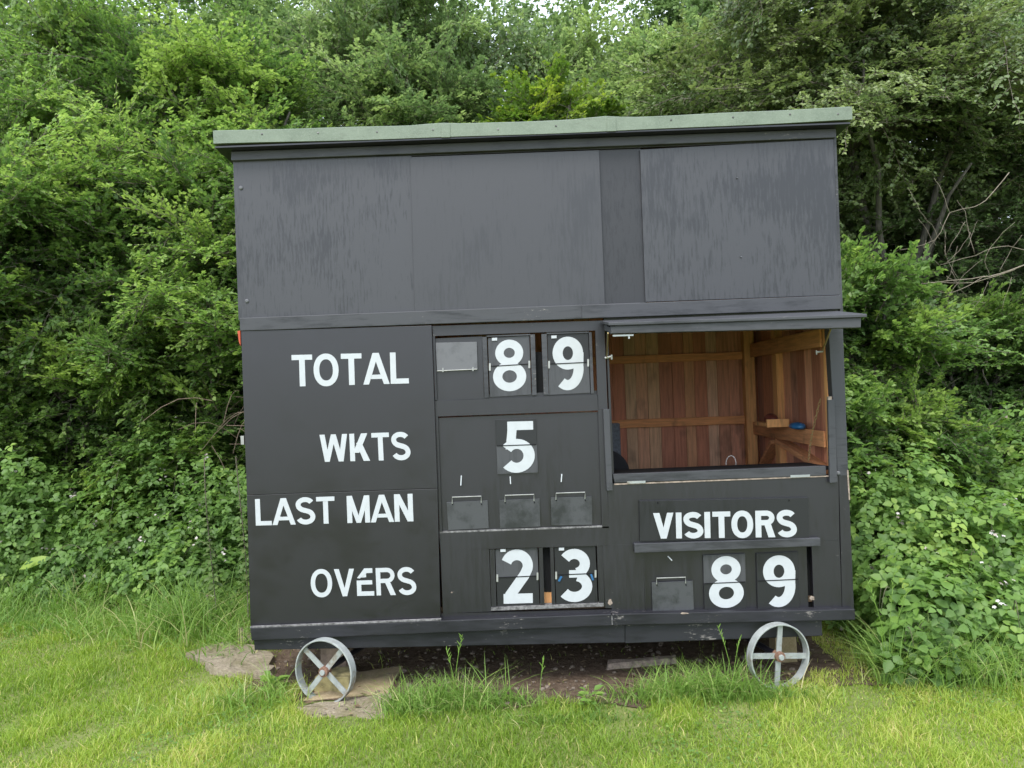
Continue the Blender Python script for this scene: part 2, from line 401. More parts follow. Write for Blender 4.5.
def lettering(word, px, y, parent, name='lettering', t=0.19, gap=0.13, space=0.32, adv=None):
    """px: TL TR BR BL pixel corners of the word; raised 1.5 mm from plane y"""
    lay = []; x = 0.0
    for i, ch in enumerate(word):
        if ch == ' ': x += space - gap; continue
        g, wd = glyph(ch, t)
        for l in g: lay.append([[(p[0]+x, p[1]) for p in q] for q in l])
        nx = word[i+1] if i+1 < len(word) else ''
        x += wd + gap - (0.05 if (ch in 'AVT' and nx in 'AVTOW') or (ch in 'LOT' and nx == 'A') or (nx == 'A') or (ch == 'A') else 0)
    x -= gap
    xs = [p[0] for l in lay for q in l for p in q]; ys = [p[1] for l in lay for q in l for p in q]
    x0, x1, y0, y1 = min(xs), max(xs), min(ys), max(ys)
    co = [np.array(at(p[0], p[1], y)) for p in px]
    mb = MB()
    for k, l in enumerate(lay):
        off = 0.0015 + (k % 7)*0.0002
        for q in l:
            fr = []
            for p in q:
                u = (p[0]-x0)/(x1-x0); v = (p[1]-y0)/(y1-y0)
                w_ = (co[3]*(1-u)+co[2]*u)*(1-v) + (co[0]*(1-u)+co[1]*u)*v
                fr.append((w_[0], y-off, w_[2]))
            n0 = len(mb.v); mb.v += fr; mb.c += [mb.cur]*4; mb.f.append((n0,n0+1,n0+2,n0+3))
    me = bpy.data.meshes.new(name); me.from_pydata(mb.v, [], mb.f); me.update()
    bm = bmesh.new(); bm.from_mesh(me); bmesh.ops.remove_doubles(bm, verts=bm.verts, dist=0.00002)
    bmesh.ops.recalc_face_normals(bm, faces=bm.faces)
    r = bmesh.ops.extrude_face_region(bm, geom=list(bm.faces))
    for v in [e for e in r['geom'] if isinstance(e, bmesh.types.BMVert)]: v.co.y = y + 0.0006
    bmesh.ops.recalc_face_normals(bm, faces=bm.faces)
    bm.to_mesh(me); bm.free()
    return link(name, me, M['white'], parent)

# ================================================================== THE SETTING
def gxy(px, py, z=0.02):
    d = FW*F_PX + RT*(px-512.0) - UP*(py-384.0); t = (z-CAM[2])/d[2]; p = CAM+d*t; return (float(p[0]), float(p[1]))
def ground_h(x, y):
    return 0.02*math.sin(x*1.3+0.4)*math.sin(y*1.1) - 0.01
gr = MB()
xs = sorted(set([-300,-120,-50,-25,-12,12,25,50,120,300] + [round(-8+0.25*i, 3) for i in range(65)]))
ys = sorted(set([-300,-120,-50,-25,-12,25,50,120,300] + [round(-6+0.25*i, 3) for i in range(65)]))
def gh(x, y): return ground_h(x, y) if (-8 <= x <= 8 and -6 <= y <= 10) else 0.0
gv = [(x, y, gh(x, y)) for y in ys for x in xs]
gf = [(j*len(xs)+i, j*len(xs)+i+1, (j+1)*len(xs)+i+1, (j+1)*len(xs)+i) for j in range(len(ys)-1) for i in range(len(xs)-1)]
gr.add(gv, gf)
o = gr.build('ground', M['ground'], smooth=True); tag(o, kind='structure', label='mown green playing field turf around the scoreboard', cat='ground')

def patch(name, mat, outline, lift, label, cat, kind='structure', jit=0.05, seed=1):
    """a draped sheet a few mm above the ground with an irregular outline"""
    rs = random.Random(seed); pts = []
    k = len(outline)
    for i in range(k):
        a = outline[i]; c = outline[(i+1) % k]
        L = math.hypot(c[0]-a[0], c[1]-a[1]); m_ = max(2, int(L/0.12))
        for j in range(m_):
            t = j/m_; pts.append((a[0]+(c[0]-a[0])*t + rs.uniform(-jit, jit), a[1]+(c[1]-a[1])*t + rs.uniform(-jit, jit)))
    bm = bmesh.new(); vs = [bm.verts.new((x, y, 0)) for x, y in pts]; bm.faces.new(vs)
    bmesh.ops.triangulate(bm, faces=bm.faces)
    for _ in range(3): bmesh.ops.subdivide_edges(bm, edges=[e for e in bm.edges if e.calc_length() > 0.22], cuts=1, use_grid_fill=True)
    bmesh.ops.triangulate(bm, faces=bm.faces)
    for v in bm.verts: v.co.z = gh(v.co.x, v.co.y) + lift
    me = bpy.data.meshes.new(name); bm.to_mesh(me); bm.free(); me.update()
    o = link(name, me, mat); tag(o, label, cat, kind=kind); return o
patch('soil', M['soil'], [(-1.75,-0.05),(-0.9,-0.10),(-0.3,-0.22),(0.0,-0.28),(0.5,-0.26),(0.95,-0.12),(1.5,-0.15),(1.85,-0.1),(1.8,1.9),(-1.8,1.9)], 0.006, 'bare brown soil under the scoreboard', 'soil', seed=3)
PATH = [gxy(190,655),gxy(228,641),gxy(256,648),gxy(272,664),gxy(262,675),gxy(225,668)]
patch('path', M['concrete'], PATH, 0.016, 'cracked old concrete by the left end of the scoreboard', 'path', seed=5, jit=0.04)
patch('woodland_floor', M['litter'], [(-16,3.2),(-4,3.0),(-2.2,2.0),(2.2,1.2),(4,1.6),(16,3.0),(18,24),(-18,24)], 0.008, 'dark leaf litter under the trees', 'ground', seed=7)
for (x0, x1, y0, y1) in []: pass

# ================================================================== THE SCOREBOARD
PI = math.pi
sb = thing('scoreboard_hut', (0.09, 0.0, 0.0), 'black wooden cricket scoreboard hut on small iron wheels with a pale green roof', 'scoreboard')
xl, xr = at(242,400)[0], at(846,400)[0]           # outer sides
DEPTH = 1.62
zt, zb = 2.93, at(520,637)[2]

# --- carcass: back wall and side walls in vertical boards
def plank_wall_x(y, x0, x1, z0, z1, th, cols, bounds=None, seed=0):
    mb = MB(); rs = random.Random(seed)
    if bounds is None:
        bounds = [x0]
        while bounds[-1] < x1-0.07: bounds.append(min(x1, bounds[-1]+rs.uniform(0.10, 0.125)))
        bounds[-1] = x1
    for i in range(len(bounds)-1):
        c_ = cols[i % len(cols)]; k = rs.uniform(0.9, 1.1); mb.cur = (c_[0]*k, c_[1]*k, c_[2]*k, 1)
        dz = rs.uniform(0, .004)
        mb.box(bounds[i]+.0012, bounds[i+1]-.0012, y-dz, y+th, z0, z1)
    return mb
cx = [606,613.2,625.5,636.5,648,660,673,685,695,707.5,718,729.5,740,757]
bx = [at(p, 400, 1.50)[0] for p in cx]
cols_back = [(0.637,0.251,0.164),(0.637,0.251,0.152),(0.800,0.559,0.337),(0.800,0.468,0.281),(0.800,0.535,0.315),(0.588,0.251,0.152),(0.664,0.274,0.164),(0.800,0.433,0.221),(0.690,0.287,0.164),(0.800,0.535,0.352),(0.690,0.343,0.212),(0.741,0.365,0.232),(0.613,0.274,0.164)]
cols_back = [tuple(.68*c_[k]*((1, .93, .95)[k]) + .32*(0.36, 0.165, 0.095)[k] for k in range(3)) for c_ in cols_back]
ex = [bx[0]]; rs = random.Random(5)
while ex[0] > xl+0.15: ex.insert(0, ex[0]-rs.uniform(0.095, 0.115))
ex[0] = xl+0.0137
bounds = ex + bx[1:-1] + [xr-0.0137]
extra = len(ex)-1
cols = [cols_back[(i*5+2) % 12] for i in range(extra)] + cols_back
plank_wall_x(1.50, xl, xr, 0.38, 2.86, 0.022, cols, bounds, 2).build('back_wall', M['planks'], sb)
MB().box(xl+0.0135, xr-0.0135, 1.5235, 1.5445, 0.36, 2.88).build('rear_cladding', M['board'], sb)
# side walls
def side(x0, x1, name, inner_first):
    mb = MB(); rs = random.Random(9); y = 0.035
    while y < 1.49:
        y2 = min(1.498, y+rs.uniform(0.10, 0.14)); 
        if 1.498-y2 < 0.03: y2 = 1.498
        c_ = rs.choice([(0.440,0.171,0.106),(0.634,0.270,0.155),(0.356,0.140,0.099),(0.800,0.380,0.238),(0.495,0.227,0.155)])
        mb.cur = (*c_, 1); mb.box(x0, x1, y+.0012, y2-.0012, 0.38, 2.84); y = y2
    return mb.build(name, M['planks'], sb)
side(xr-0.030, xr-0.014, 'side_wall', 0); side(xl+0.014, xl+0.030, 'side_wall', 0)
MB().box(xr-0.013, xr-0.001, 0.03, 1.545, 0.36, 2.86).build('side_cladding', M['board'], sb)
MB().box(xl+0.001, xl+0.013, 0.03, 1.545, 0.36, 2.86).build('side_cladding', M['board'], sb)
MB().box(xl+0.03, xr-0.03, 0.05, 1.50, 0.40, 0.43).build('floor', M['floorwood'], sb)

# interior framing
def pz(px, py, y): return at(px, py, y)[2]
xi = xr-0.030
r = MB(); r.box(xl+0.08, at(745,420,1.455)[0], 1.455, 1.498, pz(680,426,1.455), pz(680,418,1.455)); o = r.build('back_rail', M['rail'], sb, 0.002)
r = MB(); r.box(xl+0.08, at(745,420,1.455)[0], 1.455, 1.498, pz(680,361.5,1.455), pz(680,354,1.455)); r.build('back_rail', M['rail'], sb, 0.002)
p0, p1 = at(746,400,1.42)[0], at(756,400,1.42)[0]
MB().box(p0, p1+0.0, 1.42, 1.498, 0.43, 2.8).build('corner_post', M['stud'], sb, 0.002)
MB().box(xi-0.045, xi, 0.90, 0.985, 0.43, 2.8).build('stud', M['stud'], sb, 0.002)
MB().box(xi-0.045, xi, 0.06, 0.10, 0.43, 2.8).build('stud', M['stud'], sb, 0.002)
zs = pz(790,431,0.94)
MB().box(xi-0.060, xi-0.047, 0.10, 1.42, zs-0.045, zs+0.045).build('side_rail', M['rail_y'], sb, 0.002)
zs2 = pz(790,346,0.94)
MB().box(xi-0.060, xi-0.047, 0.10, 1.42, zs2-0.05, zs2+0.05).build('side_rail', M['rail_y'], sb, 0.002)
MB().bar((xi-0.03, 0.90, zs-0.06), (xi-0.03, 0.10, 1.10), 0.03, 0.085, up=(1,0,0)).build('diagonal_brace', M['rail_y'], sb, 0.002)
MB().bar((xi-0.03, 0.99, zs-0.07), (xi-0.03, 1.42, 0.93), 0.03, 0.085, up=(1,0,0)).build('diagonal_brace', M['rail_y'], sb, 0.002)  # added brace, drawn where a triangular shadow falls beside the stud
# little shelf nailed on the side rail
MB().box(xi-0.20, xi-0.062, 0.66, 0.90, zs+0.050, zs+0.072).box(xi-0.20, xi-0.18, 0.64, 0.66, zs+0.045, zs+0.095).box(xi-0.18, xi-0.062, 0.64, 0.66, zs+0.045, zs+0.095).build('shelf', M['stud'], sb, 0.002)
# rafters and ceiling
for k in range(5):
    x = xl+0.3+k*0.68
    MB().box(x, x+0.045, 0.04, 1.5, 2.80, 2.88).build('rafter', M['rail_y'], sb)
# partition lining behind the upper front and between the bays
MB().box(at(598,400)[0]-0.02, at(598,400)[0]-0.004, 0.12, 0.60, 0.43, 1.45).build('partition', M['inner_black'], sb)

# --- front, upper storey
T = M['trim']
MB().q([(233,152.5),(836,128),(836.5,140),(233.5,163)], 0.004, 0.03).build('top_plate', T, sb)
MB().q([(232,140),(836,116),(836,129.5),(232,152)], 0.012, 0.03).build('fascia_board', M['recess'], sb)
MB().q([(231,151.5),(836,128.5),(836,137.5),(231,160.5)], -0.022, 0.024).build('upper_batten', T, sb, 0.003)
MB().q([(233,161),(411.5,155.5),(416.5,314),(238.5,320)], -0.002, 0.016).build('front_panel', M['upper'], sb, 0.0015)
MB().q([(410,157),(599,150),(605,306),(415,313.5)], -0.012, 0.009).build('front_panel', M['upper2'], sb, 0.0015)
MB().q([(598,150),(641,148.5),(647,303),(603,306)], 0.006, 0.016).build('front_panel', M['upper3'], sb, 0.0015)
MB().q([(640,149.5),(833.5,139),(839.5,295),(645.5,302)], -0.010, 0.014).build('front_panel', M['upper'], sb, 0.0015)
MB().q([(833.6,138),(836.2,138),(843,312),(840,312)], -0.004, 0.03).build('corner_trim', T, sb)
MB().q([(239.5,318),(640,302.5),(640,316.6),(240,331)], -0.026, 0.024).build('middle_batten', T, sb, 0.003)
MB().q([(582,305),(840.5,295.2),(841.2,309),(582,318.6)], -0.034, 0.034).build('middle_batten', T, sb, 0.003)
def bolt(px, py, y, rr=0.011):
    c_ = Vector(at(px, py, y)); mb = MB()
    pts = [c_ + Vector((0, 0.002, 0)), c_ + Vector((0, -0.004, 0)), c_ + Vector((0, -0.008, 0))]
    mb.tube(pts, [rr, rr, rr*0.55], 10); return mb.build('bolt', M['slate'], sb, smooth=False)
for p in ((241,188),(247,301)): bolt(*p, -0.002)
bolt(838,473,-0.006); 
for p in ((737,178),(741,257),(577,310)): bolt(*p, -0.012, 0.004)

# --- front, lower left sign panel
sp = MB().q([(241,331),(431.5,325.5),(437.5,488.2),(246.8,495)], -0.020, 0.018).build('sign_panel', M['panel'], sb, 0.0015)
sp2 = MB().q([(246.8,495.3),(437.5,488.6),(440.5,620),(250.5,628)], -0.0195, 0.018).build('sign_panel', M['panel'], sb, 0.0015)
YP = -0.020
lettering('TOTAL', [(291.5,354.4),(408,351.5),(409,384),(292.5,387.2)], YP, sp, gap=0.085, t=.182)
lettering('WKTS', [(319.5,434.5),(409.5,431.5),(411,460),(320.5,462.2)], YP, sp, gap=0.085, t=.182)
lettering('LAST MAN', [(255,498.9),(412.5,493.4),(413.5,521.5),(256,525.8)], YP, sp2, gap=0.075, t=.178, space=.44)
lettering('OVÉRS', [(310.3,569.3),(415.5,566.5),(416.8,595),(311.3,597.5)], YP, sp2, gap=0.085, t=.166)

# --- front, centre frame round the number openings (thickness 22 mm at y = 0)
B = M['board']
fr = [
 [(432,326),(604,320.5),(604,330.2),(433,336)],            # header
 [(432.5,336),(434.8,336),(437,400),(435,400)],            # left edge
 [(434.7,401),(598,394.5),(598.3,410.5),(435.4,416.6)],    # rail under the total row
 [(595.2,330.5),(604.5,330.2),(607.6,409),(598,409.5)],    # post on the right of the row
 [(435.4,416.6),(438.0,416.5),(442,532),(439.5,532)],
 [(598,409.5),(604,409.5),(609,528),(602.2,528)],
 [(439,532.2),(609,526.5),(609.8,545.4),(440.5,550.3)],    # rail under the wickets board
 [(440.5,550.3),(489,548.7),(491.2,611.5),(443,613.5)],    # board left of the overs numbers
 [(602.4,545.5),(643,544),(645,609.0),(605.2,608)],        # board right of the overs numbers
 [(440.8,613.5),(641,608.8),(641,611.5),(441,619.5)],
]
c0 = MB()
for q_ in fr: c0.q(q_, 0.0, 0.022)
c0.build('front_frame', B, sb)
# lower right face below the hatch
rf = [
 [(604.3,330),(606.5,330),(613.5,483),(607.5,483)],
 [(607.5,484),(838,475.5),(838.2,498),(608,503)],
 [(608,503),(638.8,502),(641.5,553),(610,545)],
 [(638.8,502),(838.2,498),(839.5,540),(641,547)],
 [(806.5,541),(839.5,540),(850,609.5),(812.3,611)],
 [(838.2,475),(847.5,475),(854.5,609.3),(840,609.6)],
]
c1 = MB()
c1.q([(607.5,483.8),(838.5,475.3),(839.5,540),(609.5,547)], 0.001, 0.022)
c1.q([(609.6,547.2),(642.2,546),(645,609.5),(641,611),(612,611)][:2]+[(645,611),(612,612)], 0.0005, 0.022)
c1.q([(811.5,540.8),(839.5,540.2),(842,609.8),(814,611)], 0.001, 0.022)
c1.build('front_board', B, sb)
# right post (beside the hatch) and the corner down to the sill
MB().q([(828.2,326),(842.5,325),(852,609.6),(842.3,610)][:0] or [(828.2,326),(843,325.5),(848.5,476),(837.5,476)], -0.003, 0.06).build('hatch_post', T, sb, 0.003)
MB().q([(838.9,475.8),(848.5,475.5),(854.2,609.3),(842.4,609.8)], -0.001, 0.024).build('corner_board', B, sb, 0.002)
MB().q([(828.0,400),(834.5,399.5),(837.5,482.5),(830,483)], -0.024, 0.020).build('hatch_stop', T, sb, 0.002)
MB().q([(603.2,409),(609.5,409),(612.8,490.5),(606.8,491)], -0.022, 0.021).build('hatch_stop', T, sb, 0.002)
MB().q([(828.0,400),(832,400),(832,396.4),(828.0,396.6)][::-1], -0.0215, 0.017).build('worn_edge', M['rawwood'], sb)
MB().q([(605.9,330),(607.8,330),(614,474),(611.5,474)], 0.03, 0.06).build('hatch_jamb', M['recess'], sb)
MB().q([(826.3,327),(828.1,327),(837,474),(834.5,474)], 0.03, 0.04).build('hatch_jamb', M['rail'], sb)
MB().q([(604,316),(838,306),(838,322),(604,331)], 0.004, 0.04).build('hatch_lintel', T, sb)
MB().q([(846.9,470),(848.5,470),(850.2,500),(848.9,500)], -0.0035, 0.02).build('worn_edge', M['rawwood'], sb)

# --- bottom rail and chassis
MB().q([(250,628.2),(440,620.2),(612,615),(612,625.5),(251.5,640.5)][:1]+[(611.7,614),(611.9,625.8),(251.5,640.8)], -0.045, 0.06).build('bottom_rail', M['beam'], sb, 0.004)
MB().q([(612.2,614),(855,609.2),(855.5,620.0),(612.4,625.6)], -0.044, 0.06).build('bottom_rail', M['beam'], sb, 0.004)
MB().q([(250,626.9),(441,619.0),(441,620.4),(250,628.1)], -0.046, 0.02).build('worn_edge', M['greyedge'], sb)
MB().q([(253.5,638.6),(625,624),(625,642.8),(254.5,650.3)], -0.018, 0.05).build('chassis_beam', M['beam'], sb, 0.004)
MB().q([(625.2,624),(822,616.5),(822.5,636),(625.2,643.5)], -0.017, 0.05).build('chassis_beam', M['beam'], sb, 0.004)
MB().box(xl+0.02, xr-0.03, 1.42, 1.52, 0.33, 0.42).build('chassis_beam', M['beam'], sb, 0.004)
for k in range(5):
    x = xl+0.25+k*0.68; MB().box(x, x+0.06, 0.05, 1.42, 0.34, 0.40).build('joist', M['recess'], sb)

# --- roof
def roof():
    mb = MB()
    xs_ = np.linspace(213, 852, 40); front = []
    for i, px in enumerate(xs_):
        t = (px-213)/(852-213)
        zt_ = 131 + (107-131)*t + 2.4*math.sin(math.pi*t) - (1.6*math.exp(-((px-437)/16)**2) + 2.0*math.exp(-((px-604)/18)**2)) + 0.2*math.sin(px*0.05)
        zb_ = 143.6 + (119.6-143.6)*t + 2.4*math.sin(math.pi*t) - 0.25*math.sin(px*0.031)
        a = at(px, zt_, -0.085); c_ = at(px, zb_, -0.085)
        front.append((a, c_))
    n_ = len(front)
    vs = []
    for a, c_ in front:
        yb = 1.68; dz = -0.10
        vs += [(a[0], a[1], a[2]), (a[0], -0.055, a[2]+0.012), (a[0], yb, a[2]+dz), (a[0], yb, a[2]+dz-0.07), (a[0], -0.072, c_[2]), (a[0], a[1], c_[2])]
    fs = []
    for i in range(n_-1):
        for j in range(6):
            j2 = (j+1) % 6; fs.append((i*6+j, i*6+j2, (i+1)*6+j2, (i+1)*6+j))
    fs.append(tuple(range(6))); fs.append(tuple((n_-1)*6+j for j in range(5, -1, -1)))
    mb.add(vs, fs); return mb
roof().build('roof', M['roof'], sb)
fa, fb = at(214,146.2,-0.078), at(851,122.0,-0.078); ba, bb = at(213,131,-0.085)[2]-0.175, at(852,107,-0.085)[2]-0.175
mb = MB(); mb.hexa([(fa[0]+.004,fa[1],fa[2]-.001),(fb[0]-.004,fb[1],fb[2]-.001),(fb[0]-.004,fb[1],fb[2]-.009),(fa[0]+.004,fa[1],fa[2]-.009)],
                   [(fa[0]+.004,1.67,ba-.001),(fb[0]-.004,1.67,bb-.001),(fb[0]-.004,1.67,bb-.009),(fa[0]+.004,1.67,ba-.009)])
mb.build('soffit', M['recess'], sb)

for px_ in (262, 318, 377, 433, 498, 556, 612, 671, 733, 790, 838):
    t_ = (px_-213)/639; c_ = Vector(at(px_, 136.5-24*t_+2.4*math.sin(math.pi*t_)+1.2*math.sin(px_), -0.085))
    MB().tube([c_+Vector((0,0.002,0)), c_+Vector((0,-0.0015,0)), c_+Vector((0,-0.003,0))], [.0055,.0055,.002], 8).build('roof_nail', M['greyedge'], sb)
for px_ in (441, 607):
    t_ = (px_-213)/639; z_ = 131-24*t_+2.4*math.sin(math.pi*t_)
    MB().q([(px_,z_-.4),(px_+9,z_-.7),(px_+9.3,z_+12.6),(px_+.3,z_+12.9)], -0.0885, 0.0045).build('roof_lap', M['roof'], sb, 0.0015)

# --- hatch held open above the scorers' window
hy = -0.36
hw = MB()
A = [at(601.5,320.6,-0.035), at(838,311.0,-0.035), at(867,313.9,hy), at(608.5,322.4,hy)]
th = Vector((0,0,-0.016))
hw.hexa([A[3], A[2], tuple(Vector(A[2])+th), tuple(Vector(A[3])+th)], [A[0], A[1], tuple(Vector(A[1])+th), tuple(Vector(A[0])+th)])
ht = hw.build('hatch', T, sb, 0.003)
y1 = hy+0.012
MB().q([(610.6,326.2),(861.2,317.4),(861.0,327.6),(611.0,333.6)], y1, 0.045).build('hatch_frame', T, ht, 0.003)
fx0, fx1 = at(610.8,330,y1)[0], at(861.2,322,y1)[0]
for xx in (fx0, fx1-0.045):
    zz = at(600 if xx == fx0 else 850, 325, -0.05)[2]
    zf = A[3][2]-0.020 if xx == fx0 else A[2][2]-0.020
    zk = A[0][2]-0.020 if xx == fx0 else A[1][2]-0.020
    a = [(xx, y1+0.046, zf), (xx+0.045, y1+0.046, zf), (xx+0.045, y1+0.046, zf-0.03), (xx, y1+0.046, zf-0.03)]
    b_ = [(xx, -0.04, zk), (xx+0.045, -0.04, zk), (xx+0.045, -0.04, zk-0.03), (xx, -0.04, zk-0.03)]
    m_ = MB(); m_.hexa(a, b_); m_.build('hatch_frame', T, ht, 0.002)
MB().q([(613,334.8),(633.5,334.2),(633.5,335.8),(613,336.4)], y1+0.01, 0.02).q([(628.3,335.8),(629.8,335.8),(629.8,338.6),(628.3,338.6)], y1+0.012, 0.01).build('catch', M['white'], ht)
# stays
s0 = at(608,333,-0.3); s1 = at(606.8,357.5,-0.02)
MB().tube([s0, s1], 0.0035, 6).build('hatch_stay', M['brass'], sb)
MB().tube([at(605,358,-0.02), at(612,356.5,-0.03)], 0.006, 8).tube([at(611.6,354.6,-0.03), at(611.9,359.4,-0.03)], 0.005, 6).build('stay_pin', M['wire'], sb)
MB().tube([at(831,328,-0.3), at(822.5,351,0.03)], 0.0045, 6).build('hatch_stay', M['brass'], sb)
MB().tube([at(823,351.5,0.03), at(816.5,352.2,0.02)], 0.005, 8).tube([at(816.2,350.2,0.02), at(816.6,354.6,0.02)], 0.004, 6).build('stay_pin', M['wire'], sb)

# counter (the lower flap folded inwards) and its sill
MB().q([(612.5,474.2),(826,465.8),(826.5,475.6),(614.5,483.0)], -0.006, 0.030).build('counter_edge', T, sb, 0.003)
zc0, zc1 = at(612.5,474.6,0.025)[2], at(826,466.2,0.025)[2]
mb = MB(); x0_, x1_ = at(607,474,0.025)[0], at(830,466,0.025)[0]
mb.hexa([(x0_,0.025,zc0),(x1_,0.025,zc1),(x1_,0.025,zc1-0.02),(x0_,0.025,zc0-0.02)], [(x0_,0.27,zc0),(x1_-0.05,0.27,zc1),(x1_-0.05,0.27,zc1-0.02),(x0_,0.27,zc0-0.02)])
mb.build('counter', M['inner_black'], sb)
MB().q([(614.4,483.6),(837,475.2),(837,476.4),(614.4,485.0)], -0.0035, 0.02).build('sill', M['rawwood'], sb)
for a_, b__ in ((627,645.5),(790.5,810)):
    ya = 484.3-(a_-614.4)*0.0378; yb_ = 484.3-(b__-614.4)*0.0378
    MB().q([(a_,ya-2.4),(b__,yb_-2.4),(b__,yb_),(a_,ya)], -0.009, 0.006).build('hinge', M['steel'], sb)
# chain holding the counter
ca, cb = Vector(at(820.5,399,0.12)), Vector(at(808.5,461,0.25))
mb = MB(); nl = 21
for i in range(nl):
    t = (i+0.5)/nl; p = ca.lerp(cb, t) + Vector((0, 0, -0.03*math.sin(t*PI)*0.5)) + Vector((-0.012*math.sin(t*PI), 0, 0))
    d = (cb-ca).normalized(); s_ = Vector((1,0,0)) if i % 2 else Vector((0,1,0)); s_ = (s_-d*s_.dot(d)).normalized()
    mb.tube([p + d*math.cos(a)*0.0125 + s_*math.sin(a)*0.006 for a in np.linspace(0, 2*PI, 9)[:-1]], 0.0014, 5, closed=True)
mb.build('chain', M['brass'], sb)
# white wire loop on the counter
MB().tube([at(731+5.0*math.cos(a), 463.5-6.5*math.sin(a)*1.2, 0.22) for a in np.linspace(-0.2, PI+0.2, 12)], 0.0022, 6).build('wire_loop', M['wire'], sb)

# --- recessed boards behind the openings
# total row: cover board with tin flap
cbd = MB().q([(435,338.5),(482.2,336.4),(484,398.6),(437,401)], 0.016, 0.008).build('recessed_board', M['recess'], sb)
MB().q([(435.6,342.8),(476.8,341.8),(477.6,369.6),(437,371.5)], 0.004, 0.003).build('tin_flap', M['slate'], cbd, 0.001)
MB().tube([at(437,371,0.003), at(477,369.2,0.003)], 0.0025, 6).tube([at(443,368,0.001), at(443,372,0.001)], .004, 6).tube([at(473,367,0.001), at(473,371,0.001)], .004, 6).build('flap_rod', M['wire'], cbd)
# number frames of the total row
def num_frame(posts, mat, y=0.004, dep=0.05):
    for p in posts: MB().q(p, y, dep).build('number_frame', mat, sb)
num_frame([[(482.3,337),(486.6,336.8),(488.8,397.5),(484.5,398.2)], [(530.3,334.4),(534.8,334.2),(536.6,394.9),(532.2,395.4)],
           [(486.6,335.6),(530.3,333.9),(530.3,335.2),(486.6,336.9)]], T)
num_frame([[(541.4,334),(546.6,333.8),(548.8,394.6),(543.8,394.8)], [(588.8,332.4),(591.6,332.3),(594,393.4),(591,393.6)],
           [(546.6,332.6),(588.8,331.4),(588.8,332.8),(546.6,334.2)]], T)
MB().q([(534.5,352),(541.6,352),(543.8,395),(536.6,395)], 0.05, 0.01).build('lining', M['inner_black'], sb)
MB().q([(434,396.5),(597,390.5),(597,394.9),(434,401.3)], 0.024, 0.06).build('opening_sill', M['recess'], sb)
# wickets board
wb = MB().q([(437.2,418),(600.6,411.8),(604.5,527),(440.8,533)], 0.014, 0.008).build('wickets_board', M['recess'], sb)
MB().q([(439.7,531.6),(602.3,525.8),(602.3,527.2),(439.7,533.2)], -0.001, 0.02).build('sill', M['greyedge'], sb)
# overs opening frames
num_frame([[(489.6,549.5),(494.6,549.2),(496.6,608.5),(491.6,609)], [(538.6,547.8),(542.6,547.6),(544.6,606.8),(540.4,607.2)]], M['recess'])
num_frame([[(550,547.2),(553.4,547),(555.5,606.2),(552,606.4)], [(596.8,545.5),(602.6,545.4),(604.6,606),(599,606)]], M['recess'])
MB().q([(542.6,547),(550.2,547),(551.4,592),(544.2,592)], 0.05, 0.01).build('lining', M['inner_black'], sb)
MB().q([(543.6,588),(551.2,588),(552,608),(544.2,608)], 0.052, 0.01).build('lining', M['stud'], sb)
MB().q([(491,607.6),(603.8,603.2),(603.8,606.4),(491,610.8)], -0.004, 0.05).build('sill', M['greyedge'], sb)
# visitors' score board
vb = MB().q([(642.4,551),(806.4,546.5),(808.6,611),(645,614)], 0.014, 0.008).build('visitors_board', M['recess'], sb)
MB().q([(643.0,552.5),(644.0,552.5),(646.8,612),(645.6,612)], -0.001, 0.016).build('board_edge', M['recess'], sb)
MB().q([(805,546.5),(812,546),(814,611),(808,611)], 0.06, 0.01).build('lining', M['inner_black'], sb)
MB().q([(634.3,543.8),(820.4,538.0),(820.6,546.2),(634.8,553.2)], -0.030, 0.030).build('ledge', T, sb, 0.003)
# marks of wear: knots of bare wood, a white line, pegs
for (a_, b__, w_, h_) in ((610,602,5,6),(451.8,592.5,2,1.6),(812,598,6,5),(684,613.3,10,2.0)):
    rs = random.Random(int(a_)); pts = []
    yk = {610:-0.001, 451.8:-0.001, 812:-0.001, 684:-0.047}.get(a_, -0.002)
    ring = [at(a_+w_*math.cos(t)*rs.uniform(.5,1)*.6, b__+h_*math.sin(t)*rs.uniform(.5,1)*.6, yk) for t in np.linspace(0, 2*PI, 14)[:-1]]
    mb = MB(); mb.add([at(a_, b__, yk-0.0008)]+ring, [(0, i+1, (i+1) % 13+1) for i in range(13)])
    mb.build('paint_chip', M['rawwood'], sb)
MB().q([(611.3,615.5),(612.4,615.5),(612.9,625),(611.8,625)], -0.0475, 0.004).build('joint_mark', M['greyedge'], sb)
def pegs(pts, y, par):
    for (a_, b__, c_, d_) in pts:
        MB().tube([at(a_, b__, y), at(c_, d_, y-0.008)], 0.0035, 6).build('peg', M['white'], par)
pegs([(461.4,475.5,460.8,485.5),(510.2,476.5,510.6,484),(561.8,474.0,561.2,482)], 0.010, wb)
pegs([(667.8,556.2,672,560.6)], 0.010, vb)
# orange tag and pale clip on the left-hand edge
MB().q([(237.4,331),(240.2,330.5),(240.6,346),(238.9,342)], 0.03, 0.02).build('edge_tag', M['orange'], sb)
MB().q([(240.4,436),(243.8,436),(244,444.5),(241,444.5)], 0.01, 0.02).build('edge_clip', M['wire'], sb)

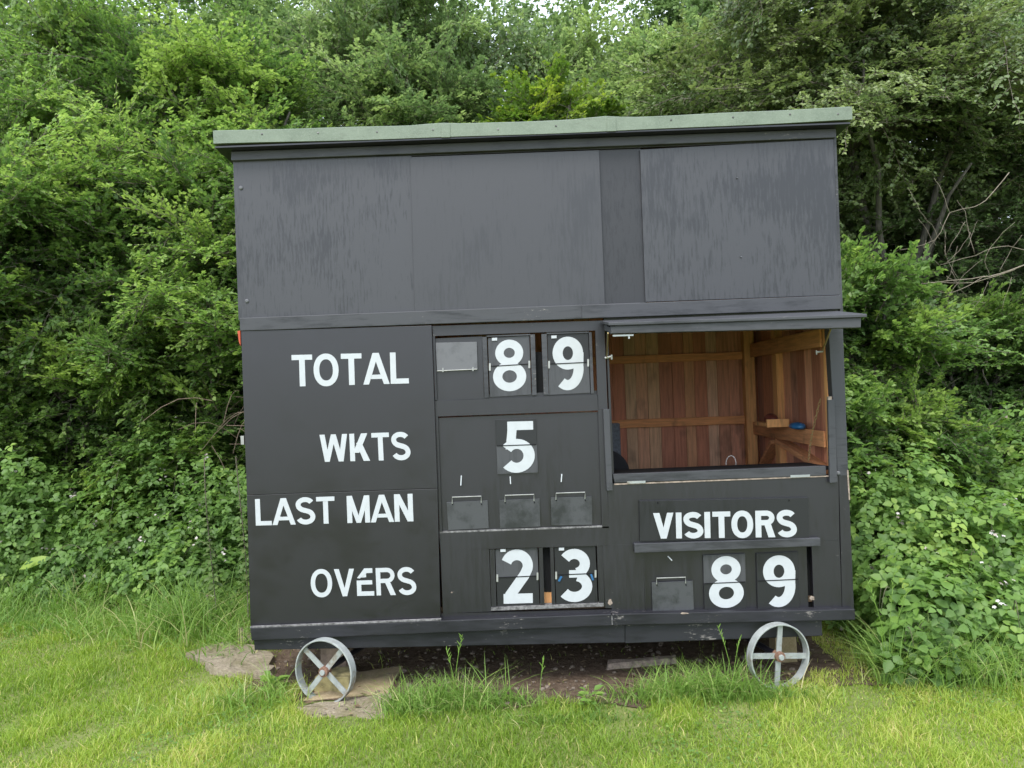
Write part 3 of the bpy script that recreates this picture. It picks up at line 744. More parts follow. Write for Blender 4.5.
# --- wheels
def wheel(px, py, yaw, spin, y=-0.10, name='wheel'):
    c_ = Vector(at(px, py, y)); R_ = 0.1715; Wd = 0.050; tw = 0.008
    wo_ = bpy.data.objects.new('wheel', None); C.objects.link(wo_); wo_.parent = sb
    wo_.location = c_ - Vector(sb.location); wo_.empty_display_size = 0.1
    rot = Matrix.Rotation(yaw, 3, 'Z')
    def P(r_, a, d): return c_ + rot @ Vector((r_*math.cos(a), d, r_*math.sin(a)))
    mb = MB(); n_ = 64; prof = [(R_, 0), (R_, Wd), (R_-tw, Wd), (R_-tw, 0)]
    vs = []
    for i in range(n_):
        a = 2*PI*i/n_; vs += [P(r_, a, d) for r_, d in prof]
    fs = [(i*4+j, i*4+(j+1) % 4, ((i+1) % n_)*4+(j+1) % 4, ((i+1) % n_)*4+j) for i in range(n_) for j in range(4)]
    mb.add(vs, fs); rim = mb.build('rim', M['steel'], wo_, 0.0015)
    sm = MB()
    for k in range(4):
        a = spin+k*PI/2; d0 = 0.018
        p = P(0.018, a, d0+0.004); q_ = P(R_-tw-0.001, a, d0+0.004)
        MB().bar(p, q_, 0.008, 0.028, up=(P(1,a+PI/2,0)-P(0,0,0))).build('spoke', M['steel'], wo_)
    h = MB(); h.tube([P(0,0,-0.002), P(0,0,0.045)], 0.027, 18); h.build('hub', M['rust'], wo_, 0.002)
    h = MB(); h.tube([P(0,0,-0.012), P(0,0,0.0)], 0.015, 8); h.build('axle_nut', M['steel'], wo_, 0.001)
    ax = MB(); ax.tube([P(0,0,0.06), P(0,0,0.45)], 0.016, 10); ax.build('axle', M['recess'], wo_)
    return wo_
wheel(322.9, 672.4, math.radians(-17), math.radians(48))
wheel(780.8, 657.2, math.radians(14), math.radians(-6))

# --- name board and hung number plates: lift-off things
nb = thing('name_board', at(724,540,-0.018), 'black name board with white lettering reading VISITORS under the open hatch', 'sign')
n1 = MB().q([(639.2,500.9),(808.4,497.6),(809.2,538.2),(640.1,541.2)], -0.016, 0.014).build('board', M['plate_dark'], nb, 0.0015)
lettering('VISITORS', [(653,512.6),(796.3,509.3),(797,537.4),(653.6,539.2)], -0.016, nb, gap=0.085, t=.212)
for p in ((657.8,502.9),(789,500.4)):
    MB().tube([at(p[0],p[1],-0.014), at(p[0],p[1],-0.0185)], 0.005, 8).build('screw', M['inner_black'], nb)

def number_plate(d, quad, split, gl, y, up_m, lo_m, label, hooks=True, tape=False, tabs=True):
    (tl, tr, br, bl) = quad
    ctr = at((bl[0]+br[0])/2, (bl[1]+br[1])/2, y)
    t = thing('number_plate', ctr, label, 'number plate', 'white scoring numbers hung on the scoreboard')
    f_ = (split-(tl[1]+tr[1])/2)/(((bl[1]+br[1])-(tl[1]+tr[1]))/2)
    ml = (tl[0]+(bl[0]-tl[0])*f_, tl[1]+(bl[1]-tl[1])*f_); mr = (tr[0]+(br[0]-tr[0])*f_, tr[1]+(br[1]-tr[1])*f_)
    g = 0.35
    MB().q([tl, tr, (mr[0],mr[1]-g), (ml[0],ml[1]-g)], y, 0.006).build('upper_leaf', up_m, t, 0.0008)
    MB().q([(ml[0],ml[1]+g), (mr[0],mr[1]+g), br, bl], y, 0.006).build('lower_leaf', lo_m, t, 0.0008)
    lettering(d, gl, y, t, 'digit')
    MB().q([(ml[0]+.5,ml[1]-.45),(mr[0]-.5,mr[1]-.45),(mr[0]-.5,mr[1]+.45),(ml[0]+.5,ml[1]+.45)], y-0.0035, 0.0012).build('hinge_line', M['inner_black'], t)
    if tabs:
        for (a, s_) in ((ml, 1), (mr, -1)):
            MB().q([(a[0]+s_*1.0-.9, a[1]-3.2),(a[0]+s_*1.0+.9, a[1]-3.2),(a[0]+s_*1.0+.9, a[1]+4.2),(a[0]+s_*1.0-.9, a[1]+4.2)], y-0.006, 0.003).build('hinge', M['wire'], t)
    return t
def top_hook(px, py, y, t):
    MB().q([(px-2.6,py-1.4),(px+2.6,py-1.6),(px+2.6,py+1.2),(px-2.6,py+1.4)], y, 0.004).build('clip', M['white'], t)
t = number_plate('8', [(487.9,338.0),(529.3,335.6),(531.4,394.6),(489.9,397.2)], 365.2, [(492.6,340.2),(525.4,339.2),(526.6,390.8),(493.2,391.6)], 0.012, M['plate_sheen'], M['plate_sheen'],
    'white 8 on a plate greyed by painted sheen in the top total row', 0)
top_hook(494.5,339.3,0.006,t)
t = number_plate('9', [(547.2,334.8),(588.2,333.2),(590.2,392.8),(549.0,395.0)], 363.2, [(552.2,337.0),(583.2,336.4),(584.2,389.6),(553.4,390.8)], 0.012, M['plate_dark'], M['plate_sheen'],
    'white 9 beside the 8 at the right end of the top total row', 0)
top_hook(554,337,0.006,t)
number_plate('5', [(495.3,419.8),(535.8,418.6),(538.0,472.6),(497.6,474.2)], 445.2, [(502.0,421.8),(534.0,421.0),(535.2,471.8),(502.8,473.4)], 0.004, M['plate_dark'], M['plate_sheen'],
    'single white 5 hung in the middle wickets row', 0, tabs=False)
t = number_plate('2', [(495.2,549.4),(537.4,547.6),(539.6,604.8),(497.4,606.6)], 576.8, [(501.8,549.6),(532.6,549.2),(533.6,602.8),(502.6,603.8)], 0.010, M['plate_sheen'], M['plate_dark'],
    'white 2 on a plate with sheen painted into its grey top half in the bottom overs row', 0)
top_hook(503,550.6,0.004,t)
t = number_plate('3', [(554.2,547.2),(595.4,545.6),(597.8,603.2),(556.2,604.8)], 574.2, [(560.4,549.0),(591.4,548.6),(592.6,601.4),(560.8,602.4)], 0.010, M['plate_dark'], M['plate_dark'],
    'white 3 with bits of blue tape at its hinge in the bottom overs row', 0)
top_hook(561.5,549.2,0.004,t)
MB().q([(557.8,581),(559.6,581.8),(562.4,576.8),(560.6,576)], 0.003, 0.002).build('tape', M['blue'], t)
MB().q([(590.2,574.6),(592,574),(594,580),(592.2,580.6)], 0.003, 0.002).build('tape', M['blue'], t)
number_plate('8', [(703.2,555.4),(745.2,553.6),(746.6,609.6),(704.6,611.4)], 582.8, [(708.6,556.6),(743,555.6),(744,606.8),(709.2,608.8)], 0.002, M['plate_sheen'], M['plate_dark'],
    'white 8 with sheen painted into its grey upper half on the visitors board', 0, tabs=False)
number_plate('9', [(756.3,553.6),(798.2,551.8),(799.8,607.8),(757.8,609.6)], 580.2, [(762.6,555.8),(795.0,554.8),(796.0,606.2),(763.8,607.8)], 0.002, M['plate_dark'], M['plate_dark'],
    'white 9 on an all-black plate on the visitors board', 0, tabs=False)

def blank_cover(quad, y, label, handle):
    (tl, tr, br, bl) = quad
    t = thing('blank_cover', at((bl[0]+br[0])/2, (bl[1]+br[1])/2, y), label, 'blank plate', 'blank hanging plates on the scoreboard')
    MB().q(quad, y, 0.005).build('plate', M['blank'], t, 0.001)
    (a, b_, w2, h) = handle
    MB().tube([at(a, b_+h+1.5, y-0.004), at(a, b_, y-0.010), at(a+w2, b_-w2*0.035, y-0.010), at(a+w2, b_+h+1.5-w2*0.035, y-0.004)], 0.0028, 6).build('wire_handle', M['wire'], t)
    for xx in (a, a+w2):
        MB().tube([at(xx+.4, b_+h+2.2, y-0.0005), at(xx+.4, b_+h+2.2, y-0.003)], 0.004, 8).build('hole', M['inner_black'], t)
    return t
blank_cover([(446.6,502.3),(487.6,500.4),(488.8,528.2),(448.2,530.2)], 0.004, 'blank grey plate with a smudged top, left of three in the wickets row', (452.2,497.2,29,5))
blank_cover([(499.0,500.2),(539.6,498.6),(540.4,526.6),(500.2,528.6)], 0.004, 'blank grey plate in the middle of three in the wickets row, below the 5', (505,495.4,29,5))
blank_cover([(550.8,497.6),(591.8,496.6),(592.2,524.8),(551.4,525.6)], 0.004, 'blank grey plate, right of three in the wickets row', (556,493.2,29,5))
blank_cover([(651.6,582.6),(692.8,580.8),(694.0,609.8),(652.6,612.0)], 0.000, 'dark blank plate at the left of the visitors board beside the 8', (656.6,578.2,29,4.5))

# --- things inside the hut
bl = MB(); c_ = at(808,420,0.75); zc = zs+0.047
def blob(name, c, rx, ry, rz, mat, label, cat, seed=0, seg=24):
    bm = bmesh.new(); bmesh.ops.create_uvsphere(bm, u_segments=seg, v_segments=seg//2, radius=1.0)
    rs = random.Random(seed); ph = [rs.uniform(0, 6) for _ in range(4)]
    for v in bm.verts:
        k = 1+0.07*math.sin(3*v.co.x+ph[0])+0.06*math.sin(4*v.co.y+ph[1])
        v.co.x = c[0]+v.co.x*rx*k; v.co.y = c[1]+v.co.y*ry*k; v.co.z = c[2]+max(v.co.z, -0.6)*rz*k
    me = bpy.data.meshes.new(name); bm.to_mesh(me); bm.free()
    me.polygons.foreach_set('use_smooth', [True]*len(me.polygons))
    o = link(name, me, mat)
    if label: tag(o, label, cat)
    return o
blob('folded_cap', (xi-0.085, 0.44, zs+0.058), 0.045, 0.085, 0.024, M['blue'], 'small blue item lying on the side rail inside the hut', 'cap', 3)
blob('red_pouch', (xi-0.135, 0.76, zs+0.092), 0.045, 0.06, 0.033, M['red'], 'small dull red item on the little wooden shelf', 'pouch', 4)
# rounded black chair back and grey cloth
ch = thing('chair', (at(612,470,0.55)[0]-0.05, 0.55, 0.43), 'black rounded chair back showing just above the counter at its left end', 'chair')
cx_, cz_ = at(607,470,0.55)[0], at(600,453,0.55)[2]
bm = MB(); ring = []
prof = []
for i in range(25):
    a = PI*i/24; prof.append((cx_-0.03+0.165*math.cos(a), cz_-0.12+0.145*math.sin(a)))
prof = prof + [(cx_-0.185, 0.85), (cx_+0.125, 0.85)]
n_ = len(prof)
bm.add([(p[0], 0.52, p[1]) for p in prof]+[(p[0], 0.57, p[1]) for p in prof], [tuple(range(n_))[::-1], tuple(range(n_, 2*n_))]+[(i, (i+1) % n_, n_+(i+1) % n_, n_+i) for i in range(n_)])
bm.build('backrest', M['blackcloth'], ch, 0.012)
MB().box(cx_-0.22, cx_+0.16, 0.58, 0.98, 0.84, 0.89).build('seat', M['blackcloth'], ch, 0.015)
for sx in (-0.2, 0.14):
    for sy in (0.60, 0.94):
        MB().tube([(cx_+sx, sy, 0.84), (cx_+sx, sy, 0.432)], 0.012, 8).build('leg', M['steel'], ch)
gc = MB()
gq = [at(611,423.5,1.40), at(620,423,1.40), at(621.5,458,1.40), at(612,458,1.40)]
gc.hexa([(gq[0][0]-0.25,1.40,gq[0][2]), gq[1], (gq[2][0],1.40,gq[2][2]), (gq[3][0]-0.25,1.40,gq[3][2])], [(gq[0][0]-0.25,1.45,gq[0][2]), (gq[1][0],1.45,gq[1][2]), (gq[2][0],1.45,gq[2][2]), (gq[3][0]-0.25,1.45,gq[3][2])])
o = gc.build('coat', M['greycloth'], None, 0.01); tag(o, 'grey cloth hanging on the back wall beside the left edge of the hatch', 'cloth')

# ================================================================== stones and slabs
def rough_block(name, outline, z0, z1, mat, label, cat, seed=0, jit=0.012, group=None, tilt=0.0):
    rs = random.Random(seed); pts = []; k = len(outline)
    for i in range(k):
        a = outline[i]; c = outline[(i+1) % k]; L = math.hypot(c[0]-a[0], c[1]-a[1]); m_ = max(1, int(L/0.06))
        for j in range(m_):
            t = j/m_; pts.append((a[0]+(c[0]-a[0])*t+rs.uniform(-jit,jit), a[1]+(c[1]-a[1])*t+rs.uniform(-jit,jit)))
    n_ = len(pts); mb = MB()
    cxm = sum(p[0] for p in pts)/n_; cym = sum(p[1] for p in pts)/n_
    top = [(p[0], p[1], z1+rs.uniform(-.004,.004)+tilt*(p[1]-cym)) for p in pts]
    inn = [(cxm+(p[0]-cxm)*.55, cym+(p[1]-cym)*.55, z1+rs.uniform(-.003,.006)+tilt*(p[1]-cym)*.55) for p in pts]
    bot = [(cxm+(p[0]-cxm)*1.04, cym+(p[1]-cym)*1.04, z0) for p in pts]
    vs = [(cxm, cym, z1)]+inn+top+bot
    fs = []
    for i in range(n_):
        j = (i+1) % n_
        fs += [(0, 1+i, 1+j), (1+i, 1+n_+i, 1+n_+j, 1+j), (1+n_+i, 1+2*n_+i, 1+2*n_+j, 1+n_+j)]
    mb.add(vs, fs)
    o = mb.build(name, mat, None, 0.003); tag(o, label, cat, group); return o
rough_block('paving_slab', [gxy(340,674,.004), gxy(402,666,.004), gxy(388,692,.004), gxy(302,700,.004)], -0.05, 0.004, M['slab'], 'smooth tan paving slab behind and right of the left wheel', 'slab', 1, 0.006)
rough_block('concrete_chunk', [gxy(292,704,.02), gxy(345,694,.02), gxy(392,690,.02), gxy(388,714,.02), gxy(350,712,.02), gxy(308,714,.02)], -0.05, -0.001, M['concrete'], 'rough gravelly concrete lump in front of the left wheel', 'concrete', 2, 0.02)
rough_block('concrete_piece', [gxy(190,652,.02), gxy(232,640,.02), gxy(272,655,.02), gxy(268,676,.02), gxy(215,668,.02)], -0.03, 0.026, M['concrete'], 'broken flat concrete left of the hut, nearest the lawn', 'concrete', 4, 0.03)
rough_block('concrete_piece', [gxy(236,630,.02), gxy(252,626,.02), gxy(258,640,.02), gxy(240,642,.02)], -0.03, 0.03, M['concrete'], 'small broken concrete piece against the lower left corner of the hut', 'concrete', 6, 0.02)
rough_block('support_brick', [(-1.24,0.30),(-1.09,0.30),(-1.09,0.44),(-1.24,0.44)], 0.0, 0.155, M['brick'], 'grey brick prop seen through the top of the left wheel', 'brick', 8, 0.006)
rough_block('yellow_stone', [(-1.20,0.02),(-1.02,0.00),(-1.00,0.16),(-1.18,0.17)], 0.0, 0.085, M['stone'], 'mossy yellow stone seen through the bottom of the left wheel', 'stone', 9, 0.015)
rough_block('support_brick', [(1.38,0.26),(1.50,0.26),(1.50,0.38),(1.38,0.38)], 0.0, 0.195, M['slab'], 'pale brick prop seen through the top of the right wheel', 'brick', 10, 0.004)
rough_block('timber_batten', [gxy(608,661,.03), gxy(676,656,.03), gxy(676,659,.03), gxy(608,664.5,.03)], 0.0, 0.035, M['rawwood'], 'thin batten lying on the bare soil under the hut', 'batten', 12, 0.003)

# ================================================================== VEGETATION
RG = np.random.default_rng(11)
def unit(a): return a/np.maximum(np.linalg.norm(a, axis=-1, keepdims=True), 1e-9)
def mesh_np(name, V, Fv, nper, tint, mat, parent=None, smooth=False):
    """V (n,3) vertices, Fv (m,nper) faces, tint (n,) values"""
    me = bpy.data.meshes.new(name)
    V = np.asarray(V, np.float32); Fv = np.asarray(Fv, np.int32)
    me.vertices.add(len(V)); me.vertices.foreach_set('co', V.ravel())
    me.loops.add(Fv.size); me.loops.foreach_set('vertex_index', Fv.ravel())
    me.polygons.add(len(Fv)); me.polygons.foreach_set('loop_start', np.arange(0, Fv.size, nper, dtype=np.int32))
    me.update(calc_edges=True)
    a = me.color_attributes.new('tint', 'FLOAT_COLOR', 'POINT')
    c_ = np.ones((len(V), 4), np.float32); c_[:, :3] = np.clip(tint, 0, 1)[:, None]
    a.data.foreach_set('color', c_.ravel())
    if smooth: me.polygons.foreach_set('use_smooth', np.ones(len(Fv), bool))
    return link(name, me, mat, parent)
def leaf_geo(P, D, Nn, L, W, tint, shape='rhomb'):
    """folded leaves. P base, D long axis, Nn upper side"""
    D = unit(D); S_ = unit(np.cross(D, Nn)); U = np.cross(S_, D)
    L = L[:, None]; W = W[:, None]; n = len(P)
    if shape == 'rhomb':
        mid = P + D*L*0.5
        v = np.stack([P, mid + S_*W/2 + U*W*0.16, P + D*L - U*L*0.10, mid - S_*W/2 + U*W*0.16], 1)
        f = np.array([[0,1,2],[0,2,3]])
    else:               # pointed oval with a midrib, six vertices
        v = np.stack([P, P+D*L*.32+S_*W*.5+U*W*.16, P+D*L*.70+S_*W*.36+U*W*.10-U*L*.04, P+D*L-U*L*.14,
                      P+D*L*.70-S_*W*.36+U*W*.10-U*L*.04, P+D*L*.32-S_*W*.5+U*W*.16, P+D*L*.5-U*L*.01], 1)
        f = np.array([[0,1,6],[1,2,6],[2,3,6],[3,4,6],[4,5,6],[5,0,6]])
    k = v.shape[1]
    F_ = (np.arange(n)[:, None, None]*k + f[None]).reshape(-1, 3)
    return v.reshape(-1, 3), F_, np.repeat(tint, k)
def tubes_np(segs, r0, r1):
    """thin three-sided tubes for segments segs (n,2,3)"""
    a, b_ = segs[:, 0], segs[:, 1]; d = unit(b_-a)
    u = unit(np.cross(d, np.array([0.31, 0.22, 0.92]))); w_ = np.cross(d, u); V = []
    for base, r in ((a, r0), (b_, r1)):
        for k in range(3):
            t = 2*math.pi*k/3; V.append(base + (u*math.cos(t)+w_*math.sin(t))*np.asarray(r).reshape(-1, 1))
    V = np.stack(V, 1); f = np.array([[0,1,4,3],[1,2,5,4],[2,0,3,5]])
    return V.reshape(-1, 3), (np.arange(len(a))[:, None, None]*6+f[None]).reshape(-1, 4)

# prototype sprays: a bough along +x (length about 1) with side twigs fanning out and leaves along them
def proto(rg, ntw=16, lsp=0.022, flat=0.30, droop=0.15, leafL=0.045, spread=0.42):
    P = []; D = []; Nn = []; T_ = []; seg = []
    def axis(s): return np.array([s, 0.03*math.sin(5*s), 0.10*math.sin(s*2.2) - droop*s*s])
    pr = axis(0)
    for s in np.linspace(0.1, 1, 8): q = axis(s); seg.append((pr, q)); pr = q
    tws = [(axis(s), 1 if i % 2 else -1, s) for i, s in enumerate(np.linspace(0.12, 1.0, ntw))]
    for b_, sd_, s in tws:
        ang = sd_*math.radians(rg.uniform(25, 75)) if s < .98 else 0
        ln = spread*(1.05-0.55*abs(s-0.45))*rg.uniform(.6, 1.1)
        d = np.array([math.cos(ang), math.sin(ang), rg.normal(0.08, flat)]); d /= np.linalg.norm(d)
        k = max(3, int(ln/lsp)); prev = b_
        for j in range(1, k+1):
            t = j/k; p = b_ + d*ln*t + np.array([0, 0, -0.10*ln*t*t]) + rg.normal(0, 0.006, 3)
            if j % 3 == 0 or j == k: seg.append((prev, p)); prev = p
            m_ = 2 if rg.random() < .6 else 1
            for q in range(m_):
                a = rg.uniform(-1.2, 1.2)
                dd = np.array([d[0]*math.cos(a)-d[1]*math.sin(a), d[0]*math.sin(a)+d[1]*math.cos(a), rg.normal(0.05, .35)])
                P.append(p + rg.normal(0, .008, 3)); D.append(dd); Nn.append(np.array([rg.normal(0, .38), rg.normal(0, .38), 1.0]))
                T_.append(0.25*t + 0.15*s)
    return dict(P=np.array(P), D=np.array(D), N=np.array(Nn), T=np.array(T_), seg=np.array(seg))
RGp = np.random.default_rng(5)
PROTOS = [proto(RGp) for _ in range(14)]
def frames(dirs, rg, roll=0.35):
    X = unit(dirs); Z0 = np.array([0, 0, 1.0])[None] + rg.normal(0, roll, (len(X), 3))
    Y = unit(np.cross(Z0, X)); Z = np.cross(X, Y)
    return np.stack([X, Y, Z], 2)          # columns
def boughs(org, dirs, scale, tint, rg, leafL, twigs=True, thin=1.0, shape='rhomb', ratio=0.72):
    """place random sprays; returns leaf and twig arrays in world coordinates"""
    Rm = frames(dirs, rg); idx = rg.integers(0, len(PROTOS), len(org))
    LV, LF, LT, SV, SF = [], [], [], [], []; nv = 0; ns = 0
    for k, pr in enumerate(PROTOS):
        sel = np.where(idx == k)[0]
        if not len(sel): continue
        r = Rm[sel]; sc = scale[sel]
        P = np.einsum('bij,nj->bni', r, pr['P'])*sc[:, None, None] + org[sel][:, None]
        D = np.einsum('bij,nj->bni', r, pr['D']); Nn = np.einsum('bij,nj->bni', r, pr['N'])
        T_ = pr['T'][None] + tint[sel][:, None] + rg.normal(0, .10, (len(sel), len(pr['T'])))
        P = P.reshape(-1, 3); D = D.reshape(-1, 3); Nn = Nn.reshape(-1, 3); T_ = T_.ravel()
        keep = rg.random(len(P)) < thin
        P, D, Nn, T_ = P[keep], D[keep], Nn[keep], T_[keep]
        L = leafL*rg.uniform(.65, 1.25, len(P)); W = L*ratio*rg.uniform(.85, 1.1, len(P))
        v, f, t = leaf_geo(P, D, Nn, L, W, T_, shape)
        LV.append(v); LF.append(f+nv); LT.append(t); nv += len(v)
        if twigs:
            sg = (np.einsum('bij,nkj->bnki', r, pr['seg'])*sc[:, None, None, None] + org[sel][:, None, None]).reshape(-1, 2, 3)
            v, f = tubes_np(sg, 0.0032, 0.0022); SV.append(v); SF.append(f+ns); ns += len(v)
    return (np.concatenate(LV), np.concatenate(LF), np.concatenate(LT)), ((np.concatenate(SV), np.concatenate(SF)) if twigs else None)

def lumpy(rg, n=5):
    A = rg.normal(0, 1, (n, 3)); ph = rg.uniform(0, 6.28, n); fr = rg.uniform(1.5, 4.5, n)
    return lambda d: 1 + 0.10*sum(np.sin(d@unit(A[i])*fr[i]*2+ph[i]) for i in range(n))
def tree(x, y, c, rad, nb, leafL, mat, label, scale=(0.7, 1.2), seed=0, group=None, name='tree', cat='tree', tr=0.09, front=0.7, tint=0.25,
         thin=1.0, lean=0.0, droopy=0.0, lo=0.45, twigs=True, shape='rhomb', stems=1, cull=-9, clusters=0, cl_size=1.0):
    rg = np.random.default_rng(seed); c = np.array(c, float); rad = np.array(rad, float)
    t = thing(name, (x, y, 0), label, cat, group)
    # trunk and limbs
    mb = MB(); limb_pts = []
    for s_ in range(stems):
        bx_ = x + (rg.uniform(-.25, .25) if stems > 1 else 0); by_ = y + (rg.uniform(-.2, .2) if stems > 1 else 0)
        top = c + rad*np.array([rg.uniform(-.3, .3), rg.uniform(-.3, .3), .75])
        k = 9; pts = []
        for i in range(k):
            u = i/(k-1); p = np.array([bx_, by_, -0.05])*(1-u) + top*u
            p += np.array([0.10*math.sin(3*u*2+seed+s_), 0.10*math.cos(2.4*u*2+seed), 0])*min(1, u*3)
            pts.append(tuple(p))
        mb.tube(pts, [tr*(1.25 if i == 0 else 1)*(1-0.82*i/(k-1)) for i in range(k)], 8)
        for l in range(7 if stems == 1 else 4):
            u = rg.uniform(.28, .85); i0 = min(k-2, int(u*(k-1))); p0 = np.array(pts[i0])
            d = unit(rg.normal(0, 1, 3)*np.array([1, 1, .5])+np.array([0, 0, .35]))
            p1 = c + rad*d*rg.uniform(.55, .8); p1[2] = max(p1[2], p0[2]+.1)
            q = [tuple(p0*(1-v)+p1*v + np.array([0, 0, .12*math.sin(v*3.14)])+rg.normal(0, .025, 3)*(v > 0)) for v in np.linspace(0, 1, 6)]
            mb.tube(q, [tr*.42*(1-.8*v) for v in np.linspace(0, 1, 6)], 6)
    mb.build('trunk', M['bark'], t, smooth=True)
    # crown
    d = rg.normal(0, 1, (nb*3, 3)); d = unit(d)
    d = d[(d[:, 1] < 0.25) | (rg.random(len(d)) > front)]
    d = d[d[:, 2] > -0.8][:nb]
    lump = lumpy(rg)(d); rr = rg.uniform(lo, 1.0, len(d))**0.6
    tip = c + rad*d*(lump*rr)[:, None]
    ctint = np.zeros(len(d))
    if clusters:
        # layered sprays: most boughs gather in flattened plates that stand out from a deeper, sparser crown
        cd = unit(rg.normal(0, 1, (clusters*4, 3))); cd = cd[(cd[:, 1] < .35) & (cd[:, 2] > -.75)][:clusters]
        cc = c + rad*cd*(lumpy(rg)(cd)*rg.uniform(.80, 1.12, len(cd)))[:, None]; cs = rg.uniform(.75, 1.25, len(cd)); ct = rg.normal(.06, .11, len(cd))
        pick = rg.random(len(d)) < .74; wh = rg.integers(0, len(cd), len(d))
        off = rg.normal(0, 1, (len(d), 3))*np.array([.36, .24, .085])
        off[:, 2] -= .35*np.abs(off[:, 0])**1.5
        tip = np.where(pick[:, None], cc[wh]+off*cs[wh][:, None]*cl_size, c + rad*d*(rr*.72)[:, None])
        ctint = np.where(pick, ct[wh]+off[:, 2]*.7, -.14)  # spray tops lightened, inner boughs darkened: light and shade put into leaf tint
        d = np.where(pick[:, None], cd[wh], d)
    dirs = unit(d*np.array([1, 1, .35]) + rg.normal(0, .35, d.shape) + np.array([lean, -0.25, 0.10-droopy]))
    sc = rg.uniform(scale[0], scale[1], len(d))
    org = tip - dirs*sc[:, None]*0.75
    ok = (org[:, 2] > cull)
    # keep the sprays out of the hut
    e = org + dirs*sc[:, None]
    hx0, hx1 = xl-0.05, xr+0.05
    def inside(p, m_=0.20): return (p[:, 0] > hx0-m_) & (p[:, 0] < hx1+m_) & (p[:, 1] < 1.75+m_) & (p[:, 1] > -1) & (p[:, 2] < 3.15)
    ok &= ~inside(org) & ~inside(e) & ~inside((org+e)/2)
    org, dirs, sc = org[ok], dirs[ok], sc[ok]
    # clump-wise leaf colour: lighter young shoots, plus painted light and shade in clustered crowns
    clump = lumpy(np.random.default_rng(seed+77))(unit(org-c)*1.0)-1
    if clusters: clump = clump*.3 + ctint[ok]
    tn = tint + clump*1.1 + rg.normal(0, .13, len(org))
    (v, f, tt), tw = boughs(org, dirs, sc, tn, rg, leafL, twigs, thin, shape)
    mesh_np('crown', v, f, 3, tt, M[mat], t)
    if twigs:
        sv, sf = tw; mesh_np('twigs', sv, sf, 4, np.full(len(sv), .5), M['twig'], t)
    return t
G1 = 'hedgerow trees crowding behind the scoreboard'
# left: hawthorns standing forward of the wood
tree(-4.9, 3.9, (-4.7,3.6,2.9), (1.9,1.3,2.1), 400, .050, 'haw', 'bright green hawthorn at the far left edge with layered sprays reaching above the brambles', seed=21, tr=.10, tint=.42, stems=2, clusters=36, name='hawthorn_tree')
tree(-2.9, 4.2, (-2.75,3.9,2.6), (1.35,1.2,2.0), 320, .048, 'haw', 'dark-hearted hawthorn close to the left end wall of the hut', seed=22, tr=.09, tint=.36, stems=2, clusters=26, name='hawthorn_tree')
tree(-4.0, 5.6, (-4.0,5.1,4.6), (2.2,1.5,1.7), 380, .052, 'haw', 'hawthorn with bright topmost boughs, upper left above the brambles', seed=23, tr=.12, tint=.42, clusters=30, name='hawthorn_tree')
# right: bush by the corner and ivy-hung tree
tree(2.75, 2.4, (2.6,2.2,1.55), (0.80,0.70,1.0), 200, .044, 'haw', 'loose light green hawthorn bush against the right end wall of the hut', seed=31, tr=.05, tint=.36, stems=3, scale=(.45,.85), clusters=18, cl_size=.7, name='hawthorn_bush', cat='bush')
tree(4.3, 4.4, (3.7,3.9,4.3), (1.5,1.1,1.5), 300, .046, 'ivy', 'grey-green ivy-hung tree drooping over the right end of the roof', seed=32, tr=.12, tint=.38, droopy=.5, clusters=24, name='ivy_clad_tree')
tree(3.7, 4.9, (3.5,4.5,2.9), (1.3,.6,1.1), 200, .046, 'ivy', 'dark leafy tree behind the light green bush right of the hut', seed=34, tr=.04, tint=.20, clusters=18, name='hedge_tree', group=G1)
tree(5.6, 4.8, (5.4,4.5,3.0), (1.6,1.2,2.2), 300, .048, 'tree', 'dark bushy tree behind the bare branch at the right edge', seed=33, tr=.12, tint=.10, name='hedge_tree', group=G1, clusters=24)
tree(-4.7, 3.55, (-4.6,3.45,1.65), (1.6,.7,.95), 260, .046, 'haw', 'low yellowish-green hawthorn bush just above the brambles at the far left', seed=24, tr=.05, tint=.50, stems=3, clusters=22, cl_size=.8, scale=(.5,.9), name='hawthorn_bush', cat='bush')
tree(-2.8, 3.75, (-2.8,3.65,1.65), (1.1,.6,.9), 190, .044, 'haw', 'low dark hawthorn bush behind the dry canes left of the hut', seed=25, tr=.05, tint=.30, stems=3, clusters=14, cl_size=.7, scale=(.5,.85), name='hawthorn_bush', cat='bush')
tree(4.6, 3.6, (4.6,3.6,1.5), (1.3,.7,.9), 200, .046, 'haw', 'low green hawthorn bush rising behind the flowering brambles at the right edge', seed=26, tr=.05, tint=.26, stems=3, clusters=14, cl_size=.8, scale=(.5,.9), name='hawthorn_bush', cat='bush')
# the wood behind, front rank
for i, (x, y, cz, rx, rz, mt_, tn, lb) in enumerate([
    (-6.8, 7.0, 4.2, 2.1, 3.3, 'tree', .12, 'dark green tree filling the top left corner'),
    (-1.5, 6.8, 4.6, 2.0, 2.6, 'tree', .10, 'dark-leaved tree rising over the left third of the roof'),
    (0.9, 7.6, 3.9, 1.5, 2.3, 'tree', .22, 'thin mid-green tree behind the centre of the roof'),
    (3.0, 6.6, 4.3, 1.8, 2.5, 'tree', .36, 'mid-green tree rising over the right third of the roof'),
    (6.6, 7.0, 4.4, 2.0, 3.4, 'tree', .20, 'dark green tree filling the top right corner'),
    ]):
    tree(x, y, (x, y-.3, cz), (rx, 1.4, rz), 420, .058, mt_, lb, seed=41+i, tr=.14, tint=tn+.16, clusters=34, thin=(.8 if x == 0.9 else 1.0), cl_size=1.25, group=G1, scale=(.8,1.4), name='hedge_tree')
